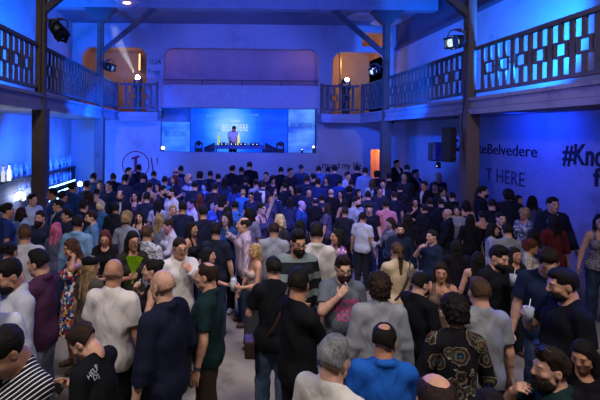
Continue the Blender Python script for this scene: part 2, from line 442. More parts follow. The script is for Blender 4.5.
    for s in (-1, 1):
        hip, kn, an = A3(s * .088, .01, .90), A3(s * .098, -.012, .49), A3(s * .108, .025, .085)
        B.legs += [cone(hip, kn, .086 * g ** .6, .056, .05), cone(kn, an, .054, .037, .03), cone(kn + A3(0, .02, -.05), kn + A3(0, .026, -.17), .046, .047, .03)]
        B.feet += [cone(an + A3(0, .02, -.045), an + A3(s * .012, -.06, -.045), .038, .036, .02), cone(an + A3(s * .012, -.06, -.048), an + A3(s * .025, -.135, -.056), .036, .027, .02), cone(an + A3(0, 0, .02), an + A3(0, .01, -.03), .037, .04, .02)]
    prims = T + B.legs + B.feet + arms_p + hd
    V, Q = sdf_mesh(prims, vox)
    q = (V - hc) @ Rh / hs; C = q[Q].mean(1)
    cls = np.zeros(len(Q), np.int8)
    x, y, z = np.abs(C[:, 0]), C[:, 1], C[:, 2]
    e = .0 if vox < .0105 else .0015
    cls[(y < -.068) & (x < .021 + e) & (z > -.070 - e) & (z < -.049 + e)] = 1
    cls[(y < -.066) & (np.abs(x - .031) < .012 + e) & (np.abs(z - .005) < .0050 + e)] = 3
    cls[(y < -.066) & (np.abs(x - .031) < .0065 + e) & (np.abs(z - .005) < .0065 + e)] = 2
    cls[(y < -.055) & (np.abs(x - .032) < .017 + e) & (np.abs(z - .0300) < .0034 + e)] = 2
    B.mesh = to_mesh('person_body', V, Q, cls)
    B.vox, B.U, B.f, B.g, B.hs, B.sw, B.key = vox, U, f, g, hs, sw, key
    _bodies[key] = B; return B

_cloth = {}
def cloth(B, kind):
    key = (B.key[0], B.key[1], B.key[2], B.key[4], B.vox, kind)
    if key in _cloth: return _cloth[key]
    U, f, g = B.U, B.f, B.g; vox = max(B.vox, .009); mk = {}
    sleeve = {'tee': .66, 'polo': .66, 'shirt': 2.0, 'roll': 1.45, 'long': 2.0, 'jacket': 2.0, 'suit': 2.0, 'blouse': 1.25, 'tank': 0, 'strap': 0, 'strapless': 0, 'dress': .5, 'slip': 0, 'long_dress': .6}[kind]
    infl = {'jacket': .026, 'suit': .026, 'long': .02, 'shirt': .018, 'roll': .018, 'tank': .012, 'strap': .011, 'strapless': .011, 'slip': .012}.get(kind, .014)
    P = list(B.T)
    if sleeve:
        for s in (-1, 1):
            S, El, W, r = B.arm[s]
            b = S + (El - S) * min(sleeve, 1.0)
            P.append(cone(S, b, r[0] + .006, r[0] * (1 - min(sleeve, 1)) + r[1] * min(sleeve, 1) + .008, .018, flat=sleeve < 1))
            if sleeve > 1: P.append(cone(El, El + (W - El) * (sleeve - 1) * .98, r[1] + .008, r[3] + (.012 if sleeve == 2 else .018), .02, flat=True))
    hem = {'jacket': .80, 'suit': .78, 'strap': .88, 'tank': .88, 'strapless': .88, 'shirt': .83, 'roll': .83}.get(kind, .85)
    if kind in ('dress', 'slip', 'long_dress'):
        hem = .16 if kind == 'long_dress' else .50
        P += [cone((0, .01, .95), (0, .0, hem - .1), .135, .20, .06), cone((-.07, .01, .93), (-.09, .0, hem - .1), .1, .13, .06), cone((.07, .01, .93), (.09, .0, hem - .1), .1, .13, .06)]
    else:
        P += [cone((-.055, .012, .93), (.055, .012, .93), .112 * g, .112 * g, .05), cone((-.055, .012, .93), (-.055, .012, .84), .106 * g, .104 * g, .04), cone((.055, .012, .93), (.055, .012, .84), .106 * g, .104 * g, .04)]
        if not f and kind in ('tee', 'polo', 'shirt', 'jacket', 'long', 'roll', 'suit'):      # cloth hangs off the chest rather than the waist
            P += [cone(U((-.062 * g, .0, 1.22)), (-.062 * g, .005, .98), .094 * g, .088 * g, .05), cone(U((.062 * g, .0, 1.22)), (.062 * g, .005, .98), .094 * g, .088 * g, .05)]
    P.append(half((0, 0, -1), -hem))
    nk = {'tank': 1.36, 'strap': 1.345, 'slip': 1.345, 'strapless': 1.315}.get(kind)
    if nk:
        P.append(half(tuple(B.U((0, 0, 1.2)) * 0 + (rx(R_(B.key[4])) @ A3(0, 0, 1))), float((rx(R_(B.key[4])) @ A3(0, 0, 1)) @ U((0, 0, nk)))))
        if kind != 'strapless':
            for s in (-1, 1):
                P += [cone(U((s * .085, -.10, nk - .02)), U((s * .078, -.02, 1.478)), .010, .010, .004), cone(U((s * .078, -.02, 1.478)), U((s * .07, .115, nk - .05)), .010, .010, .004)]
    else:
        deep = {'suit': 1.0, 'blouse': .7, 'dress': .8}.get(kind, 0)
        P.append(sub(ell(U((0, -.025 - .03 * deep, 1.535)), (.075 + .01 * deep, .085 + .02 * deep, .085 + .05 * deep), .012)))
    if kind in ('polo', 'shirt', 'jacket', 'suit', 'roll'):
        ring = []
        for i in range(11):
            a = math.pi * (.5 - 1.0) + 2 * math.pi * i / 10
            ring.append(U((.071 * math.sin(a + math.pi / 2), .018 - .068 * math.cos(a + math.pi / 2), 1.482 - .028 * math.cos(a + math.pi / 2))))
        P += [cone(ring[i], ring[i + 1], .011, .011, .008) for i in range(10)]
    V, Q = sdf_mesh(P, vox, infl, noise=(.0035, 26, len(_cloth) * .7))
    cls = np.zeros(len(Q), np.int8)
    if kind in ('suit', 'jacket'):           # the shirt that shows between the lapels
        C = V[Q].mean(1); w = (.062 if kind == 'suit' else .05) * np.clip((C[:, 2] - 1.06) / .36, 0, 1)
        cls[(C[:, 1] < -.03) & (np.abs(C[:, 0]) < w)] = 1
    _cloth[key] = to_mesh(kind, V, Q, cls); return _cloth[key]

_legs = {}
def legwear(B, kind):
    key = (B.key[0], B.key[1], B.vox, kind)
    if key in _legs: return _legs[key]
    vox = max(B.vox, .011)
    if kind == 'shoes': V, Q = sdf_mesh(B.feet + [half((0, 0, 1), .125), half((0, 0, -1), -.002)], vox, .009)
    elif kind in ('skirt', 'long_skirt'):
        hm = .52 if kind == 'skirt' else .12
        V, Q = sdf_mesh([B.T[0], cone((-.05, .01, 1.0), (-.05, .01, hm - .1), .12, .15, .05), cone((.05, .01, 1.0), (.05, .01, hm - .1), .12, .15, .05), half((0, 0, 1), 1.04), half((0, 0, -1), -hm)], vox, .012, (.006, 30, 1))
    else:
        P = [B.T[0]] + [cone(p[1], p[2], p[3], p[4], p[5]) for p in B.legs]
        for s in (-1, 1): P.append(cone((s * .1, -.005, .5), (s * .108, .02, .075 if kind != 'shorts' else .45), .058, .055, .03, flat=True))
        P += [half((0, 0, 1), 1.02), half((0, 0, -1), -(.07 if kind != 'shorts' else .47))]
        V, Q = sdf_mesh(P, vox, .012, (.004, 32, 2))
    _legs[key] = to_mesh(kind, V, Q); return _legs[key]

_hair = {}
def hair_mesh(style, f, vox):
    vox = min(max(vox, .0065), .014); key = (style, f, vox)
    if key in _hair: return _hair[key]
    cap = ell((0, .022, .046), (.082, .104, .092), .02); back = ell((0, .046, -.012), (.0735, .071, .080), .03)
    face = sub(ell((0, -.112, -.045), (.084, .078, .136), .008)); temple = [sub(ell((s * .056, -.085, .07), (.03, .036, .034), .01)) for s in (-1, 1)]
    earcut = [sub(ell((s * .09, -.002, -.04), (.034, .05, .062), .012)) for s in (-1, 1)]
    nape = [half((0, .45, -1), .048)]
    nz = (.004, 70, 1.0); P = None
    if style == 'short': P = [cap, back, ell((0, -.015, .098), (.056, .062, .042), .03), face] + temple + earcut + nape
    elif style == 'buzz': P = [ell((0, .018, .038), (.079, .101, .090), .02), ell((0, .046, -.015), (.071, .070, .08), .03), face] + earcut + nape; nz = (.0015, 90, 2)
    elif style == 'fade': P = [ell((0, .018, .038), (.0785, .100, .089), .02), ell((0, .044, -.01), (.071, .070, .07), .03), ell((0, -.01, .095), (.062, .09, .045), .02), face] + temple + earcut + nape; nz = (.002, 90, 2)
    elif style == 'quiff': P = [cap, back, ell((0, -.03, .112), (.056, .052, .036), .03), ell((0, .01, .10), (.068, .08, .052), .03), face] + temple + earcut + nape; nz = (.006, 60, 3)
    elif style == 'curly': P = [ell((0, .02, .05), (.104, .122, .108), .02), ell((0, .055, -.02), (.088, .085, .09), .03), sub(ell((0, -.125, -.045), (.08, .078, .118), .018))] + [half((0, .35, -1), .09)]; nz = (.013, 75, .5)
    elif style == 'big_curly': P = [ell((0, .025, .05), (.118, .135, .118), .02), ell((0, .06, -.04), (.11, .095, .11), .03), sub(ell((0, -.13, -.045), (.076, .085, .10), .018))] + [half((0, .35, -1), .13)]; nz = (.015, 60, .9)
    elif style == 'balding': P = [ell((0, .018, .036), (.0835, .104, .088), .02), ell((0, .048, -.02), (.075, .073, .085), .03), face, sub(ell((0, .005, .135), (.055, .085, .075), .012)), sub(ell((0, -.09, .09), (.062, .06, .06), .012))] + earcut + nape; nz = (.002, 80, 2)
    elif style == 'crown_bald': P = [cap, back, face, sub(ell((0, .048, .15), (.056, .064, .064), .012)), sub(ell((.045, -.085, .085), (.03, .04, .05), .012)), sub(ell((-.045, -.085, .085), (.03, .04, .05), .012))] + earcut + nape; nz = (.002, 80, 2)
    elif style == 'ring': P = [ell((0, .018, .012), (.0785, .099, .058), .02), ell((0, .043, -.012), (.072, .070, .066), .03), face, sub(ell((0, -.03, .11), (.08, .135, .085), .02))] + earcut + nape; nz = None
    elif style in ('long', 'very_long', 'bob', 'half', 'wavy'):
        ln = {'long': -.26, 'very_long': -.40, 'bob': -.13, 'half': -.18, 'wavy': -.24}[style]
        P = [cap, back, cone((-.035, .06, -.02), (-.05, .085, ln), .062, .05, .03), cone((.035, .06, -.02), (.05, .085, ln), .062, .05, .03)]
        for s in (-1, 1): P += [cone((s * .07, .015, .02), (s * .088, -.012 if style != 'bob' else -.03, ln + .06), .028, .03, .03)]
        P += [face]; nz = (.006 if style != 'wavy' else .012, 45, 1.4)
    elif style in ('pony', 'bun', 'updo'):
        P = [ell((0, .018, .038), (.082, .104, .090), .02), back, face] + earcut + nape
        if style == 'pony': P += [cone((0, .11, .03), (0, .135, -.06), .026, .034, .02), cone((0, .135, -.06), (0, .118, -.3), .036, .016, .02)]
        else: P += [ell((0, .10, .075 if style == 'bun' else .04), (.05, .046, .046), .02)]
        nz = (.004, 60, 1)
    elif style == 'beret': P = [ell((0, .03, .07), (.105, .118, .062), .02), half((0, -.25, -1), -.01)]; nz = None
    elif style == 'cap': P = [ell((0, .018, .045), (.087, .108, .088), .02), half((0, 0, -1), -.022), ]; nz = None
    elif style == 'visor': P = [ell((0, -.125, .03), (.065, .075, .012), .01)]; nz = None
    elif style == 'beard': P = [ell((0, -.040, -.078), (.068, .070, .052), .02), cone((-.062, -.0, -.05), (-.062, -.002, .0), .012, .010, .01), cone((.062, 0, -.05), (.062, -.002, 0), .012, .010, .01), half((0, .25, 1), -.040), cone((-.024, -.098, -.043), (.024, -.098, -.043), .008, .008, .008), sub(ell((0, -.115, -.059), (.021, .03, .009), .006)), sub(ell((0, .06, -.06), (.07, .07, .1), .01)), half((0, 1, 0), .008)]; nz = (.002, 80, 1)
    elif style == 'full_beard': P = [ell((0, -.045, -.088), (.072, .078, .068), .02), cone((-.064, 0, -.05), (-.064, -.002, .0), .013, .010, .01), cone((.064, 0, -.05), (.064, -.002, 0), .013, .010, .01), half((0, .25, 1), -.034), cone((-.026, -.100, -.043), (.026, -.100, -.043), .010, .010, .008), sub(ell((0, -.125, -.059), (.021, .03, .008), .006)), sub(ell((0, .07, -.06), (.07, .07, .12), .01)), half((0, 1, 0), .008)]; nz = (.004, 70, 1)
    V, Q = sdf_mesh(P, vox, 0, nz)
    me = to_mesh(style, V * (.95 if f else 1.0), Q); _hair[key] = me; return me

def _glasses(bm, sun):
    for s in (-1, 1):
        c = Vector((s * .033, -.112, .004)); n = 14
        pts = [c + Vector((.027 * math.cos(t), -.002 * 0, .021 * math.sin(t))) for t in [2 * math.pi * k / n for k in range(n + 1)]]
        add_tube(bm, pts, .0032, 6, cap=False)
        if sun:
            vs = [bm.verts.new(p) for p in pts[:-1]]; bm.faces.new(vs)
        add_tube(bm, [c + Vector((s * .027, 0, .006)), Vector((s * .08, -.09, .01)), Vector((s * .084, .01, .008))], .003, 6)
    add_tube(bm, [(-.007, -.113, .006), (.007, -.113, .006)], .003, 6)
# ------------------------------------------------------------------ people
SK = ['#c9977c', '#c28f73', '#d1a188', '#b98668', '#cb9d86']
HCOL = dict(k='#16120f', b='#2a1d15', m='#4a3424', l='#a88a5c', w='#c9b896', g='#77787a', r='#5e2a1a', p='#b8587a', y='#8f7650', s='#93705c')
LIPS = plain('lips', '#a0605a', .5); EYE_D = plain('brow', '#33261f', .5); EYE_W = plain('eye_white', '#b5b0aa', .3)
SHOE = [plain('shoe_leather', '#1b1a1c', .5), plain('canvas_shoe', '#b9b6b0', .8), plain('brown_shoe', '#4a3222', .6)]
GLS = plain('glasses_frame', '#0e0e10', .3); SUN = plain('sunglass_lens', '#08080a', .12); SGL = plain('matt_sunglasses', '#0b0b0d', .55)
PEOPLE = []
class Pn: pass
def P(px, py, phi, sex, hair, hc, top, tc, arms, label, H=None, hp=(0, 6, 0), g=1.0, lean=0, beard=None, glasses=0, legs='trousers', lc=None, sk=None, pat=None, c2='#ffffff', group=None, hat=None, D=None, ins=None, vox=None):
    o = Pn(); o.__dict__.update(locals()); PEOPLE.append(o)
    i = len(PEOPLE)
    o.H = H or ((1.775 + .05 * math.sin(i * 2.3)) if sex == 'm' else (1.665 + .04 * math.sin(i * 1.9)))
    o.sk = sk or SK[i % len(SK)]; o.lc = lc or ['#1d2130', '#22252c', '#2b3a55', '#17171b', '#31405a'][i % 5]  # violet and blue sk overrides hold the stage light as skin tint
    o.props = []; return o

def place_all():
    for o in PEOPLE:
        u, v = o.px - PX0, o.py - PY0; vi = v - ROLL * u
        f = o.sex == 'f'
        if o.D is None: o.D = min(16.4, (EYE - FZ - 1.628 * o.H / 1.75) * F / vi)
    for it in range(140):                                   # nobody stands inside anybody else
        moved = False
        for i, a in enumerate(PEOPLE):
            pa = ray(a.px, a.py, a.D)
            for cx in (-4.04, 5.73):
                for cy in (9.8, 14.7):
                    if (pa.x - cx) ** 2 + (pa.y - cy) ** 2 < .22: a.D += .06 if pa.y > cy else -.06; pa = ray(a.px, a.py, a.D); moved = True
            for b in PEOPLE[i + 1:]:
                if abs(a.D - b.D) > .62: continue
                pb = ray(b.px, b.py, b.D); dx, dy = pa.x - pb.x, pa.y - pb.y
                need = .53 if max(a.D, b.D) > 6 else .60
                if dx * dx + dy * dy < need * need:
                    far, near = (a, b) if a.D >= b.D else (b, a)
                    far.D = min(far.D + .05, 16.8)
                    if near.D > 2.6: near.D -= .02
                    pa = ray(a.px, a.py, a.D); moved = True
        if not moved: break
    for o in PEOPLE: make_person(o)

def make_person(o):
    D = o.D
    vox = o.vox or (.0085 if D < 3.9 else .0105 if D < 5.2 else .014 if D < 7.5 else .02)
    hp = o.hp if vox < .013 else tuple(int(round(x / 15.0)) * 15 for x in o.hp)
    lean = o.lean if vox < .013 else int(round(o.lean / 10.0)) * 10
    g = o.g if vox < .013 else round(o.g * 5) / 5
    B = body(o.sex, g, o.arms, hp, lean, vox)
    t = ray(o.px, o.py, D)
    s = max(.80, min(1.16, (t.z - FZ) / float(B.hc[2])))
    Rz = Matrix.Rotation(R_(o.phi), 4, 'Z')
    off = Rz @ (Vector(B.hc.tolist()) * s)
    o.M = Matrix.Translation((t.x - off.x, t.y - off.y, FZ)) @ Rz @ Matrix.Scale(s, 4)
    hm = hairmat(HCOL[o.hc])
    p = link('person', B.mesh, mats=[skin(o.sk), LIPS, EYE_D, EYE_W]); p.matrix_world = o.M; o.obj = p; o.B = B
    tag(p, o.label, 'person', o.group)
    w = fabric(o.tc, o.pat, o.c2); top = o.top
    nm = {'tee': 'shirt', 'polo': 'polo_shirt', 'roll': 'shirt', 'long': 'sweater', 'suit': 'jacket', 'tank': 'tank_top', 'strap': 'strap_top', 'strapless': 'strapless_top', 'slip': 'dress', 'long_dress': 'dress'}.get(top, top)
    m = [w] if top not in ('suit', 'jacket') else [w, fabric(o.ins or '#b8b8c0')]
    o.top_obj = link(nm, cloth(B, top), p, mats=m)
    if top not in ('dress', 'slip', 'long_dress'):
        lp = 'denim' if o.lc in ('#2b3a55', '#31405a', '#42546e') else None
        link({'trousers': 'trousers', 'shorts': 'shorts'}.get(o.legs, 'skirt'), legwear(B, o.legs), p, mats=[fabric(o.lc, lp)])
    link('shoes', legwear(B, 'shoes'), p, mats=[SHOE[len(o.label) % 3]])
    if o.hair not in ('bald', None): link('hair', hair_mesh(o.hair, B.f, vox), p, matrix=B.headM, mats=[hm])
    if o.beard: link('beard', hair_mesh(o.beard, B.f, vox), p, matrix=B.headM, mats=[hm])
    if o.hat:
        h = link('hat', hair_mesh(o.hat[0], B.f, vox), p, matrix=B.headM, mats=[fabric(o.hat[1])])
        if o.hat[0] == 'cap': link('visor', hair_mesh('visor', B.f, vox), h, mats=[fabric(o.hat[1])])
    if o.glasses:
        M = B.headM.copy()
        if o.glasses == 2: M = M @ Matrix.Translation((0, .035, .088)) @ Matrix.Rotation(R_(-38), 4, 'X') @ Matrix.Scale(1.1, 4)
        built('sunglasses' if o.glasses == 2 else 'glasses', lambda bm: _glasses(bm, o.glasses == 2), SGL if o.glasses == 2 else GLS, p, matrix=M)
    for a in o.props: a(o)

def hand_world(o, side):
    W, d, n, wv, curl = o.B.hand[side]
    M = o.M; q = M.to_3x3()
    return M @ Vector(W.tolist()), (q @ Vector(d.tolist())).normalized(), (q @ Vector(n.tolist())).normalized(), (q @ Vector(wv.tolist())).normalized()

CUP = glassy('clear_cup', '#cfd6dc'); ICE = glassy('iced_drink', '#b9c4cf', .2, .6); BEER = glassy('amber_drink', '#c79a4a', .15, .5); STRAW_B = plain('black_straw', '#101012', .4); STRAW_W = plain('white_straw', '#e2e2e2', .4)
_cups = {}
def cup_at(loc, label, drink=ICE, straw=None, tall=1.0, group=None):
    if 'c' not in _cups:
        bm = bmesh.new(); add_lathe(bm, [(0, 0), (.031, 0), (.039, .118), (.0365, .118), (.0295, .006), (0, .006)], 18); _cups['c'] = bm_mesh(bm, 'cup', True)
        bm = bmesh.new(); add_lathe(bm, [(0, .007), (.029, .007), (.0345, .086), (0, .086)], 18); _cups['d'] = bm_mesh(bm, 'drink', True)
        bm = bmesh.new(); add_tube(bm, [(-.012, 0, .01), (.02, .004, .185)], .0035, 8); _cups['s'] = bm_mesh(bm, 'straw', True)
    o = link('drinking_cup', _cups['c'], loc=loc, mats=[CUP]); o.scale = (1, 1, tall); tag(o, label, 'cup', group)
    link('drink', _cups['d'], o, mats=[drink])
    if straw: link('straw', _cups['s'], o, mats=[straw])
    return o
def cup(side, label, **kw):
    def f(o):
        W, d, n, w = hand_world(o, side); c = W + d * .085 + n * .05; cup_at(c - Vector((0, 0, .06)), label, **kw)
    return f
def frame(loc, zdir, ydir):
    z = zdir.normalized(); y = (ydir - z * ydir.dot(z)).normalized(); x = y.cross(z)
    M = Matrix((x, y, z)).transposed().to_4x4(); M.translation = loc; return M
def phone(side, label, lit=True):
    def f(o):
        W, d, n, w = hand_world(o, side)
        fw = (o.M.to_3x3() @ Vector((0, -1, 0))).normalized()
        M = frame(W + d * .10 + n * .035, (d + Vector((0, 0, .6))), fw)
        ph = box('phone', (-.036, -.004, -.072), (.036, .004, .072), plain('phone_shell', '#101014', .3), bev=.003); ph.matrix_world = M
        tag(ph, label, 'phone')
        box('screen', (-.032, .0042, -.066), (.032, .0052, .066), glow('phone_screen', '#9fb4ff', 1.4) if lit else plain('dark_screen', '#0a0a0e', .15), ph)
    return f
def cigarette(side, label):
    def f(o):
        W, d, n, w = hand_world(o, side)
        c = W + d * .125 + n * .035
        q = empty('cigarette', c); ax = (w * .8 + d * .4).normalized()
        q.matrix_world = frame(c, ax, d)
        built('paper', lambda bm: add_tube(bm, [(0, 0, -.015), (0, 0, .04)], .0042, 8), plain('cigarette_paper', '#e6e2da', .8), q)
        built('filter', lambda bm: add_tube(bm, [(0, 0, -.042), (0, 0, -.015)], .0044, 8), plain('cork_filter', '#b9814a', .8), q)
        tag(q, label, 'cigarette')
    return f
def strap(sh, color='#3a2418', bag=True):
    """a strap worn across the body, from shoulder sh to the other hip"""
    def f(o):
        B = o.B; U = B.U; pts = []
        for i in range(19):
            t = i / 18 * 2 * math.pi; x = math.cos(t); fr = math.sin(t)
            z = 1.20 + .265 * x; y = (-.165 if o.sex == 'f' else -.15) * fr * o.g + .0; xx = sh * (.02 + .135 * x)
            if x > .75: y *= .62; z += .03
            pts.append(Vector(U((xx, y + .012, z)).tolist()))
        def g(bm):
            for a, b in zip(pts, pts[1:]): add_bar(bm, a, b, .022, .022)
        st = built('crossbody_strap', g, plain('strap_leather', color, .6), o.obj)
        if bag: box('bag', (-sh * .235 - .05, -.02, .80), (-sh * .235 + .05, .17, .97), plain('strap_leather', color, .6), st, bev=.02)
    return f
def watch(side):
    def f(o):
        S, El, W, r = o.B.arm[side]; d = (W - El) / np.linalg.norm(W - El)
        a = Vector((W - d * .03).tolist()); b = Vector((W - d * .008).tolist())
        built('wristwatch', lambda bm: add_tube(bm, [a, b], r[3] + .006, 14), plain('watch_steel', '#6d6f75', .3, .8), o.obj)
    return f
def show_print(text, size, z, color, back=False, y=None, x=0, rot=0, box_only=False):
    """lettering printed on the cloth: draped on to the shirt it is on"""
    def f(o):
        from mathutils.bvhtree import BVHTree
        me = o.top_obj.data; bv = BVHTree.FromPolygons([v.co.copy() for v in me.vertices], [tuple(p.vertices) for p in me.polygons])
        tm = text_mesh(text, size, 0.0, lines=.78)
        bm = bmesh.new(); bm.from_mesh(tm); bmesh.ops.subdivide_edges(bm, edges=[e for e in bm.edges if e.calc_length() > .02], cuts=2)
        s = 1 if back else -1
        Rm = Matrix.Rotation(rot, 2)
        for v in bm.verts:
            q = Rm @ Vector((v.co.x, v.co.y))
            X, Z = -s * q.x + x, z + q.y
            hit = bv.ray_cast(Vector((X, s * .5, Z)), Vector((0, -s, 0)))
            v.co = Vector((X, (hit[0].y if hit[0] else s * .13) + s * .004, Z))
        link('print', bm_mesh(bm, 'print'), o.top_obj, mats=[plain('print_ink', color, .8)])
    return f

# ---- the front rows
P(5, 352, -28, 'm', 'short', 'k', 'long', '#15161c', 'tt', 'person in black sweater with thin white stripes looking down at a white cup', hp=(-10, 34, 0), pat='stripe', c2='#d5d5d8', g=1.05, H=1.74).props += [cup(1, 'pale cup held by person in black and white striped sweater', drink=ICE)]
P(83, 342, -112, 'm', 'short', 'b', 'tee', '#121317', 'xd', 'person in black tee with small white print behind the shoulder, head bowed over a phone', hp=(12, 36, 0), H=1.80, lean=8, g=1.06).props += [phone(-1, 'dark phone held low by head-bowed person in black tee', lit=False), show_print('HELP\nDJ', .05, 1.425, '#c8ccd6', back=True, x=.115, rot=.35)]
P(114, 273, 168, 'm', 'ring', 's', 'tee', '#d3cdc6', 'ds', 'person with shaved head in plain off-white tee, seen from behind', D=3.75, hp=(10, 4, 0), g=1.0)
P(162, 286, -122, 'm', 'ring', 's', 'roll', '#171c30', 'pd', 'broad balding person in long untucked navy shirt, seen from behind', H=1.79, hp=(-8, 4, 0), g=1.16)
P(206, 276, -102, 'm', 'crown_bald', 'b', 'polo', '#142a2c', 'sd', 'person in dark teal polo and brown cargo trousers, wristwatch on hanging arm', H=1.76, hp=(-4, 4, 0), g=1.08, lc='#3c3126').props += [watch(1)]
P(180, 248, 22, 'm', 'buzz', 'b', 'shirt', '#cfcac4', 'sm', 'person in glasses and open-necked white shirt, looking sideways', H=1.78, glasses=1, hp=(4, 4, 0), lc='#22252c')
P(152, 270, -88, 'f', 'bun', 'k', 'tank', '#15161b', 'ds', 'dark-haired person in black tank top smoking, beside the broad navy shirt', H=1.66, hp=(0, 2, 0)).props += []
PEOPLE[-1].arms = 'mh'; PEOPLE[-1].props += [cigarette(-1, 'cigarette held to the mouth by person in black tank top')]
fan_p = P(133, 241, 28, 'f', 'very_long', 'k', 'blouse', '#2d2a22', 'Hs', 'long-haired person in glasses and olive blouse holding a lime green fan', H=1.72, glasses=1, hp=(6, 4, 0))
P(92, 266, 152, 'f', 'very_long', 'y', 'tee', '#4a453e', 'dd', 'person in black beret with long fair hair, seen from behind', H=1.64, hat=('beret', '#0d0d11'), hp=(-14, 4, 0))
P(38, 264, -108, 'm', 'quiff', 'k', 'roll', '#4a2b45', 'xd', 'person in plum shirt with rolled sleeves holding out a tumbler', H=1.76, hp=(6, 10, 0), lc='#7d8894').props += [cup(-1, 'tumbler held out by person in plum shirt')]
P(8, 276, -38, 'm', 'short', 'k', 'shirt', '#b4b8c2', 'sh', 'bearded person in pale grey button shirt beside the plum shirt', H=1.79, beard='beard', hp=(0, 20, 0), lc='#39507a')
P(-13, 300, 40, 'm', 'short', 'b', 'tee', '#c9ced6', 'ss', 'person in white tee cut off by the edge of the picture', H=1.76)
P(71, 248, -55, 'f', 'wavy', 'm', 'slip', '#39404f', 'de', 'person in bright floral dress with one hand raised to the hair', H=1.66, pat='floral', hp=(0, 14, 0))
P(57, 229, 165, 'f', 'long', 'p', 'tee', '#55566a', 'dd', 'person with pink hair in grey top', H=1.70)
P(40, 218, -8, 'm', 'short', 'b', 'tee', '#20283f', 'dd', 'person with full bushy beard in navy tee in front of the thick column', H=1.80, beard='full_beard')
P(25, 235, -150, 'm', 'short', 'm', 'tee', '#b3b3b8', 'sd', 'brown-haired person in light grey tee behind the pale button shirt', H=1.74)
P(10, 252, 170, 'f', 'bun', 'k', 'strap', '#1b1b24', 'dd', 'person with dark pinned hair in black strap top behind the pale button shirt', H=1.64)
P(78, 224, 172, 'm', 'short', 'k', 'shirt', '#6f93b5', 'dd', 'dark-haired person in light blue shirt, seen from behind', H=1.77)
P(91, 218, -62, 'm', 'short', 'b', 'shirt', '#4f7396', 'dd', 'bearded person in mid-blue shirt facing the light blue shirt', H=1.80, beard='beard')
P(67, 216, -75, 'm', 'quiff', 'k', 'jacket', '#1c2030', 'dd', 'person in dark jacket in profile behind the pink hair', H=1.80, ins='#3a4258')
P(105, 238, 4, 'f', 'half', 'r', 'dress', '#121218', 'ff', 'auburn-haired person in black dress looking down', H=1.67, hp=(0, 18, 0))
P(101, 207, 170, 'f', 'curly', 'w', 'blouse', '#2f5f93', 'dd', 'person with pale blond hair in blue blouse', H=1.64)
P(127, 219, 176, 'f', 'curly', 'y', 'tee', '#7d808c', 'dd', 'person with curly fair hair in grey top, back turned', H=1.70)
P(140, 217, -16, 'f', 'long', 'k', 'tank', '#2c2a3c', 'dd', 'long dark-haired person facing forward beside the curly fair hair', H=1.66)
P(148, 234, 158, 'm', 'short', 'm', 'shirt', '#c4c6cc', 'dd', 'person in white and grey patterned shirt behind the lime fan', H=1.72, pat='camo', c2='#6d707a')
P(160, 219, 160, 'f', 'long', 'y', 'tee', '#75788a', 'dd', 'person with long light brown hair in grey tee, seen from behind', H=1.68)
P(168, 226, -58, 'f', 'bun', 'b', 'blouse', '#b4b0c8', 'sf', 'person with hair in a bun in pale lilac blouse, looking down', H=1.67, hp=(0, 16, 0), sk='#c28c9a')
P(192, 229, 68, 'f', 'long', 'k', 'strap', '#1b1a22', 'dh', 'person with long dark hair and bare shoulders facing a lit phone', H=1.67).props += [phone(1, 'lit phone held by bare-shouldered person with long dark hair')]
P(216, 232, 172, 'm', 'quiff', 'k', 'tee', '#1d2030', 'dd', 'dark-haired person in dark tee between the lit phone and the lilac stripes', H=1.72)
P(209, 256, 80, 'f', 'long', 'k', 'blouse', '#111116', 'dh', 'person with long dark hair in black blouse holding a cup with a straw', H=1.67).props += [cup(1, 'clear cup with white straw held by person in black blouse', straw=STRAW_W)]
P(254, 251, -72, 'f', 'bob', 'l', 'strapless', '#a79a92', 'sh', 'blond person in strapless top and long grey skirt holding a glass', H=1.67, legs='long_skirt', lc='#4a4a50').props += [cup(1, 'glass held by blond person in strapless top', tall=1.25)]
P(243, 225, -80, 'm', 'balding', 'b', 'shirt', '#c3adba', 'wd', 'person in lilac pinstriped shirt with sunglasses pushed up, hand raised', H=1.80, pat='pin', c2='#8f7f96', glasses=2, hp=(0, 6, 0), g=1.08)
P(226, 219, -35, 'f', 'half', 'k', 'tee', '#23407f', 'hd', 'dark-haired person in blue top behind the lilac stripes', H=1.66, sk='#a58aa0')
P(274, 230, 172, 'm', 'buzz', 'b', 'tee', '#8b8f96', 'dd', 'close-cropped person in grey tee, back turned, behind the blond strapless top', H=1.76)
P(279, 221, -50, 'f', 'bob', 'w', 'tee', '#2a2c38', 'dd', 'person with white-blond bob behind the close-cropped grey tee', H=1.66)
P(298, 243, 6, 'm', 'quiff', 'k', 'long', '#1a2022', 'fd', 'bearded person in glasses and dark sweater with wide grey stripes', H=1.80, pat='wide', c2='#6f7a78', beard='beard', glasses=1, hp=(6, 8, 0))
P(273, 268, 178, 'f', 'curly', 'k', 'tee', '#131419', 'sh', 'person in black tee with brown crossbody strap and blue jeans, back turned', H=1.66, lc='#42546e', hp=(8, 4, 0), g=1.05, pat=None).props += [strap(-1)]
PEOPLE[-1].hair = 'updo'
P(299, 284, 112, 'm', 'short', 'k', 'tee', '#111216', 'tt', 'person in black tee with both hands around a cup, head turned away', H=1.70, lc='#17171b', hp=(38, 4, 0)).props += [cup(1, 'clear cup cradled by person in black tee with head turned away')]
P(343, 269, -4, 'm', 'quiff', 'b', 'tee', '#5e646c', 'md', 'bearded person in glasses and grey tee with pink lettering, smoking', H=1.82, D=3.65, beard='beard', glasses=1, g=1.12, hp=(4, 6, 0)).props += [cigarette(-1, 'cigarette at the mouth of person in grey tee with pink lettering'), show_print('SUMMA\nMANIFA\nSOL', .098, 1.235, '#e8388e')]
